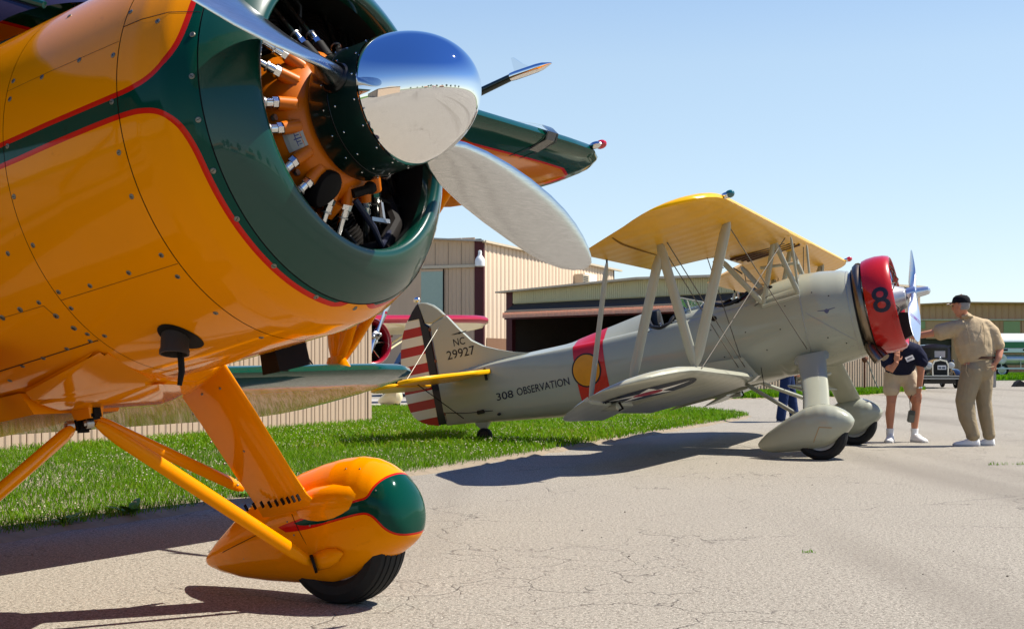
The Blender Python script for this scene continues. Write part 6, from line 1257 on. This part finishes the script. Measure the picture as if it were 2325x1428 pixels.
def head(c, face, up, s=1.0):
    """skull, jaw, nose, ears and neck stub around centre c, looking along face"""
    c = Vector(c); f = Vector(face).normalized(); u = Vector(up); u = (u - f * u.dot(f)).normalized(); r = f.cross(u)
    P = lambda a, b, d: c + r * a * s + f * b * s + u * d * s
    ch = [[(P(0, -.012, .112), .035 * s, .045 * s, r), (P(0, -.012, .085), .062 * s, .080 * s), (P(0, -.008, .04), .075 * s, .096 * s), (P(0, -.004, 0), .074 * s, .096 * s), (P(0, .008, -.04), .066 * s, .084 * s), (P(0, .022, -.08), .053 * s, .066 * s), (P(0, .034, -.11), .036 * s, .045 * s)],
          [(P(0, .088, .015), .010 * s, .010 * s, r), (P(0, .106, -.02), .014 * s, .014 * s), (P(0, .098, -.036), .017 * s, .012 * s)],
          [(P(-.04, .080, .03), .012 * s, .009 * s, u), (P(0, .090, .028), .010 * s, .008 * s), (P(.04, .080, .03), .012 * s, .009 * s)],
          [(P(-.025, .083, -.068), .008 * s, .007 * s, u), (P(0, .091, -.068), .010 * s, .009 * s), (P(.025, .083, -.068), .008 * s, .007 * s)]]
    for q in (-1, 1): ch.append([(P(q * .077, -.012, .022), .008 * s, .020 * s, r), (P(q * .082, -.014, -.005), .009 * s, .020 * s), (P(q * .077, -.006, -.034), .007 * s, .012 * s)])
    return ch, P
def eyes(P, par, s=1.0):
    for q in (-1, 1):
        make('eye', *ball(tuple(P(q * .031, .084, .008)), (.010 * s, .010 * s, .008 * s), 10, 6), M['eye'], par)
def shoe(name, heel, toe, mat, par, w=.048, h=.10):
    a, b = Vector(heel), Vector(toe); d = (b - a); L = d.length; d.normalize(); s = Vector((-d.y, d.x, 0)); rings = []
    for t, ww, hh in ((0, .6, .6), (.06, .85, .95), (.25, .95, 1.0), (.42, .92, .92), (.58, 1.0, .72), (.78, 1.08, .56), (.92, .9, .46), (1.0, .45, .30)):
        rings.append([tuple(a + d * L * t + s * w * ww * x + Vector((0, 0, max(0, z) * h * hh))) for x, z in ((-1, 0), (-1.05, .2), (-.95, .6), (-.55, .95), (0, 1.0), (.55, .95), (.95, .6), (1.05, .2), (1, 0))])
    o = make(name, *loft(rings), mat, par, 50)
    make('sole', *loft([[tuple(a + d * L * t + s * (w * 1.08) * ww * x + Vector((0, 0, z))) for x, z in ((-1, 0), (-1, .024), (1, .024), (1, 0))] for t, ww in ((-.015, .55), (.06, .88), (.3, .95), (.6, 1.0), (.82, 1.08), (.95, .85), (1.015, .4))]), matte('sole', (.5, .48, .45), .7), o, 30)
    for k in range(3): make('lace', *tube(a + d * L * (.42 + .09 * k) - s * w * .5 + Vector((0, 0, h * (.93 - .13 * k))), a + d * L * (.45 + .09 * k) + s * w * .5 + Vector((0, 0, h * (.93 - .13 * k))), .004, .004, 5), M['white'], o)
    return o
# --- the man in khaki, seen from behind, reaching for the propeller
pA = thing('person', 'man in khaki with black cap, back turned, reaching towards the propeller', 'person', Matrix.Translation((5.73, 16.35, 0)))
face = Vector((-.80, .60, -.10))
hc_, P = head((-.165, .04, 1.735), face, (0, 0, 1))
armL = [[((-.20, .02, 1.475), .060, .060, (0, 0, 1)), ((-.44, .12, 1.405), .052, .050), ((-.50, .14, 1.395), .046, .045), ((-.60, .20, 1.375), .042, .040), ((-.70, .26, 1.355), .032, .027)]]
armR = [[((.19, .06, 1.48), .062, .062, (0, 1, 0)), ((.30, .02, 1.22), .052, .050), ((.305, .0, 1.18), .048, .046), ((.27, -.05, 1.09), .042, .040), ((.23, -.07, 1.03), .031, .028)]]
bodyA = [[((.05, .05, 1.0), .17, .12, (1, 0, 0)), ((.02, .06, 1.25), .19, .12), ((-.01, .06, 1.45), .17, .10), ((-.06, .06, 1.53), .09, .07), ((-.11, .055, 1.60), .058, .056), ((-.145, .05, 1.67), .055, .055)]] + hc_ + armL + armR
bodyA += hand((-.70, .26, 1.355), (-.9, .38, -.05), (-.3, .3, -1), (0, -1, .3), .7) + hand((.23, -.07, 1.03), (-.62, -.05, -.75), (-.2, 1, 0), (1, 0, -.4), .35)
for lx, ly, kx, ky, ax_, ay in ((-.055, -.01, -.12, .0, -.03, -.03), (.15, .09, .135, .10, .205, .09)): bodyA.append([((lx, ly, 1.0), .09, .09, (1, 0, 0)), ((kx, ky, .54), .055, .058), ((ax_, ay, .12), .038, .042), ((ax_, ay, .05), .04, .045)])
bo = fused('body', bodyA, M['skin'], pA, .0075, 2); eyes(P, bo)
shirt = [[((.045, .05, 1.07), .215, .165, (1, 0, 0)), ((.03, .05, 1.12), .232, .180), ((.0, .055, 1.28), .250, .185), ((-.02, .06, 1.42), .235, .155), ((-.045, .06, 1.505), .185, .115), ((-.085, .058, 1.575), .085, .075), ((-.105, .055, 1.605), .070, .068)],
         [((-.14, .04, 1.475), .10, .095, (0, 0, 1)), ((-.26, .06, 1.45), .10, .092), ((-.36, .09, 1.42), .104, .086), ((-.415, .11, 1.405), .106, .084)], [((.13, .07, 1.49), .10, .10, (0, 1, 0)), ((.23, .05, 1.40), .098, .095), ((.275, .035, 1.29), .088, .085), ((.295, .02, 1.235), .088, .083)]]
sh = fused('shirt', shirt, M['khaki_shirt'], pA, .012, 5); make('collar', *path([(-.16, .0, 1.60), (-.11, -.045, 1.61), (-.04, .0, 1.60), (-.03, .09, 1.60)], .02, 8), M['khaki_shirt'], sh)
for q in (.0, .09): make('shirt_seam', *path([(-.16 + q * 2.6, -.085 + q * .3, 1.52), (-.13 + q * 2.2, -.128, 1.40), (-.11 + q * 2, -.135, 1.25)], .004, 5), M['khaki_trouser'], sh)
trou = [[((.05, .05, 1.08), .195, .155, (1, 0, 0)), ((.05, .05, 1.02), .208, .168), ((.05, .045, .92), .205, .165)], [((-.03, .0, .95), .135, .145, (1, 0, 0)), ((-.075, .0, .78), .130, .13), ((-.125, .0, .56), .118, .118), ((-.10, -.01, .35), .105, .108), ((-.045, -.03, .17), .082, .092), ((-.035, -.03, .125), .086, .096)],
        [((.13, .08, .95), .12, .135, (1, 0, 0)), ((.135, .085, .78), .115, .125), ((.14, .095, .56), .092, .108), ((.17, .095, .35), .088, .10), ((.20, .09, .17), .074, .086), ((.206, .09, .125), .077, .09)]]
tr_ = fused('trousers', trou, M['khaki_trouser'], pA, .012, 4); make('back_pocket', *path([(.10, -.135, .98), (.14, -.14, .975), (.19, -.125, .985)], .006, 6), M['khaki_shirt'], tr_); make('side_pocket', *path([(-.13, -.075, 1.02), (-.145, -.095, .93), (-.12, -.115, .86)], .006, 6), M['khaki_shirt'], tr_)
rings = [[(.048 + (.214) * math.cos(a), .05 + .172 * math.sin(a), z) for a in [2 * math.pi * j / 32 for j in range(32)]] for z in (1.075, 1.108)]; make('belt', *loft(rings, True, False, False), M['belt'], tr_)
shoe('shoe', (.04, -.06, 0), (-.265, .03, 0), M['shoe'], pA, .052, .105); shoe('shoe', (.265, .06, 0), (.06, .16, 0), M['shoe'], pA, .052, .105)
u_ = Vector((0, 0, 1)); f_ = Vector((face.x, face.y, 0)).normalized(); r_ = f_.cross(u_); hc0 = Vector((-.165, .04, 1.735))
make('hair', *loft([[tuple(hc0 + r_ * (w * math.cos(a)) + f_ * (-.022 + d * math.sin(a) * (.95 if math.sin(a) < 0 else .02)) + u_ * z) for a in [2 * math.pi * j / 24 for j in range(24)]] for z, w, d in ((-.052, .062, .070), (-.03, .074, .088), (.02, .079, .096), (.05, .080, .10))]), M['hair'], pA, 60)
cp = make('cap', *loft([[tuple(hc0 + r_ * (w * math.cos(a)) + f_ * (-.008 + d * math.sin(a)) + u_ * z) for a in [2 * math.pi * j / 28 for j in range(28)]] for z, w, d in ((.035, .086, .112), (.06, .087, .113), (.10, .078, .10), (.128, .052, .07), (.138, .015, .02))]), M['cap'], pA, 60)
make('cap_brim', *loft([[tuple(hc0 + r_ * (.075 * k * x) + f_ * (.095 + q * (1 - .35 * x * x)) + u_ * (.045 - .012 * x * x - q * .25 + dz)) for x in np.linspace(-1, 1, 9)] for k, q, dz in ((1, 0, 0), (.95, .04, 0), (.8, .075, 0), (.8, .075, -.006), (1, 0, -.008))], False, False, False), M['brim'], cp, 60); make('cap_button', *ball(tuple(hc0 + u_ * .14 - f_ * .008), .008, 8, 5), M['cap'], cp)
# --- the man in shorts stooping under the engine
pB = thing('person', 'stooping man in navy polo shirt and beige shorts, head behind the engine ring', 'person', Matrix.Translation((5.06, 17.2, 0)))
fB = Vector((-.35, -.75, -.55)); hB, PB = head((-.16, -.36, 1.33), fB, (0, -.4, 1))
bB = [[((0, .06, .86), .15, .11, (1, 0, 0)), ((-.01, .0, 1.0), .17, .12), ((-.03, -.14, 1.17), .18, .12), ((-.08, -.22, 1.24), .10, .08), ((-.12, -.28, 1.28), .06, .06)]] + hB
bB += [[((.17, -.17, 1.19), .058, .058, (1, 0, 0)), ((.205, -.19, .92), .046, .048), ((.20, -.19, .88), .043, .045), ((.185, -.17, .66), .033, .030)], [((-.25, -.20, 1.19), .058, .058, (1, 0, 0)), ((-.235, -.30, .95), .046, .048), ((-.225, -.31, .93), .044, .044), ((-.155, -.34, 1.03), .032, .029)]]
bB += hand((.185, -.17, .66), (-.05, -.12, -1), (0, .6, 0), (-1, 0, 0), .25) + hand((-.155, -.34, 1.03), (.10, .0, 1), (0, 1, 0), (1, 0, .2), .3)
for lx, ly, kx, ky, ax_, ay in ((-.10, .07, -.13, -.02, -.135, .02), (.125, .07, .195, -.03, .185, .02)): bB.append([((lx, ly, .88), .09, .095, (1, 0, 0)), ((lx * .9 + kx * .1, ly * .5, .70), .083, .085), ((kx, ky, .50), .058, .062), ((kx * .5 + ax_ * .5, ky + .045, .36), .060, .066), ((ax_, ay, .15), .037, .041), ((ax_, ay, .05), .042, .048)])
bo = fused('body', bB, M['skin'], pB, .0075, 2); eyes(PB, bo); make('hair', *loft([[tuple(PB(w * math.cos(a), -.02 + d * math.sin(a), z)) for a in [2 * math.pi * j / 20 for j in range(20)]] for z, w, d in ((-.0, .080, .096), (.05, .083, .103), (.09, .072, .09), (.118, .04, .05), (.126, .01, .01))]), M['hair'], pB, 60)
ps = fused('polo_shirt', [[((.0, .045, .915), .185, .155, (1, 0, 0)), ((-.005, .02, 1.0), .205, .165), ((-.02, -.09, 1.12), .225, .155), ((-.04, -.17, 1.215), .20, .12), ((-.08, -.22, 1.265), .10, .085)], [((.13, -.15, 1.20), .095, .09, (1, 0, 0)), ((.20, -.175, 1.10), .09, .085), ((.215, -.185, 1.03), .088, .085)], [((-.20, -.18, 1.20), .095, .09, (1, 0, 0)), ((-.245, -.23, 1.09), .09, .085), ((-.245, -.26, 1.02), .085, .082)]], M['navy_cloth'], pB, .011, 4)
make('name_tag', *box((.03, -.292, 1.085), (.105, .006, .065), Matrix.Rotation(R_(-22), 3, 'Y') @ Matrix.Rotation(R_(-18), 3, 'X')), M['white'], ps); make('tag_print', *box((.03, -.297, 1.087), (.07, .003, .010), Matrix.Rotation(R_(-22), 3, 'Y') @ Matrix.Rotation(R_(-18), 3, 'X')), M['navy'], ps)
fused('shorts', [[((0, .05, .95), .175, .15, (1, 0, 0)), ((0, .06, .86), .19, .16)], [((-.075, .06, .88), .12, .14, (1, 0, 0)), ((-.11, .03, .73), .108, .118), ((-.12, .01, .665), .108, .118)], [((.10, .06, .88), .12, .14, (1, 0, 0)), ((.145, .02, .73), .105, .118), ((.16, .0, .665), .105, .118)]], M['beige_short'], pB, .011, 3)
for x in (-.135, .185):
    make('sock', *tube((x, .02, .05), (x, .02, .175), .045, .049, 14), M['sock'], pB)
shoe('shoe', (-.115, .05, 0), (-.22, -.21, 0), M['shoe'], pB, .052, .11); shoe('shoe', (.165, .05, 0), (.265, -.21, 0), M['shoe'], pB, .052, .11)
make('wristwatch', *tube((.19, -.176, .70), (.188, -.174, .715), .038, .038, 12), M['tube_chrome'], pB)
t = thing('camera_pouch', 'small grey pouch hanging by the shin of the stooping man', 'pouch', Matrix.Translation((5.06 + .115, 17.2 - .07, .0))); make('pouch_body', *box((0, 0, .335), (.085, .06, .16), Matrix.Rotation(.15, 3, 'Y'), .012), matte('pouch_grey', (.16, .16, .13), .7), t, 30); make('pouch_flap', *box((.0, -.033, .385), (.075, .012, .06), Matrix.Rotation(.15, 3, 'Y'), .004), matte('pouch_dark', (.08, .08, .07), .7), t, 30); make('strap', *path([(-.01, 0, .41), (-.02, .0, .55), (.02, .01, .64)], .005, 6), M['black'], t)
# --- the one in blue jeans behind the grey wheel
pC = thing('person', 'person in dark blue jeans standing behind the grey biplane, only the legs showing', 'person', Matrix.Translation((4.80, 23.1, 0)))
hC, PC = head((.02, .05, 1.62), (.9, .3, 0), (0, 0, 1)); bC = [[((0, 0, .95), .15, .10, (0, 1, 0)), ((0, 0, 1.2), .16, .1), ((0, .02, 1.38), .16, .09), ((.0, .03, 1.46), .07, .06), ((.01, .04, 1.52), .055, .055)]] + hC
for s in (-1, 1): bC.append([((0, s * .18, 1.38), .05, .05, (1, 0, 0)), ((-.03, s * .23, 1.12), .042, .042), ((.10, s * .22, .92), .03, .028)]); bC += hand((.10, s * .22, .92), (.5, 0, -.8), (0, -s, 0), (1, 0, .3), .5)
for lx, kx, ax_, y in ((-.02, -.06, -.12, -.09), (.03, .10, .16, .09)): bC.append([((lx, y, .92), .09, .09, (1, 0, 0)), ((kx, y, .5), .058, .058), ((ax_, y, .08), .04, .045)])
bo = fused('body', bC, M['skin'], pC, .009, 2); eyes(PC, bo); make('hair', *loft([[tuple(PC(w * math.cos(a), -.02 + d * math.sin(a), z)) for a in [2 * math.pi * j / 18 for j in range(18)]] for z, w, d in ((-.03, .078, .095), (.05, .083, .103), (.09, .072, .09), (.126, .01, .01))]), M['hair'], pC, 60)
fused('sweatshirt', [[((0, 0, .93), .19, .14, (0, 1, 0)), ((0, 0, 1.2), .20, .14), ((0, .02, 1.40), .19, .11), ((0, .03, 1.47), .08, .07)]] + [[((0, s * .15, 1.39), .075, .075, (1, 0, 0)), ((-.03, s * .23, 1.14), .062, .06), ((.07, s * .22, .97), .05, .045)] for s in (-1, 1)], M['navy_cloth'], pC, .013, 4)
fused('jeans', [[((0, 0, .98), .17, .13, (0, 1, 0)), ((0, 0, .88), .18, .14)], [((-.02, -.09, .9), .105, .105, (1, 0, 0)), ((-.06, -.09, .5), .088, .085), ((-.12, -.09, .06), .085, .08)], [((.03, .09, .9), .105, .105, (1, 0, 0)), ((.10, .09, .5), .088, .085), ((.16, .09, .06), .085, .08)]], M['denim'], pC, .013, 3)
shoe('shoe', (-.19, -.09, 0), (.07, -.10, 0), M['leather'], pC, .045, .09); shoe('shoe', (.09, .09, 0), (.35, .10, 0), M['leather'], pC, .045, .09)
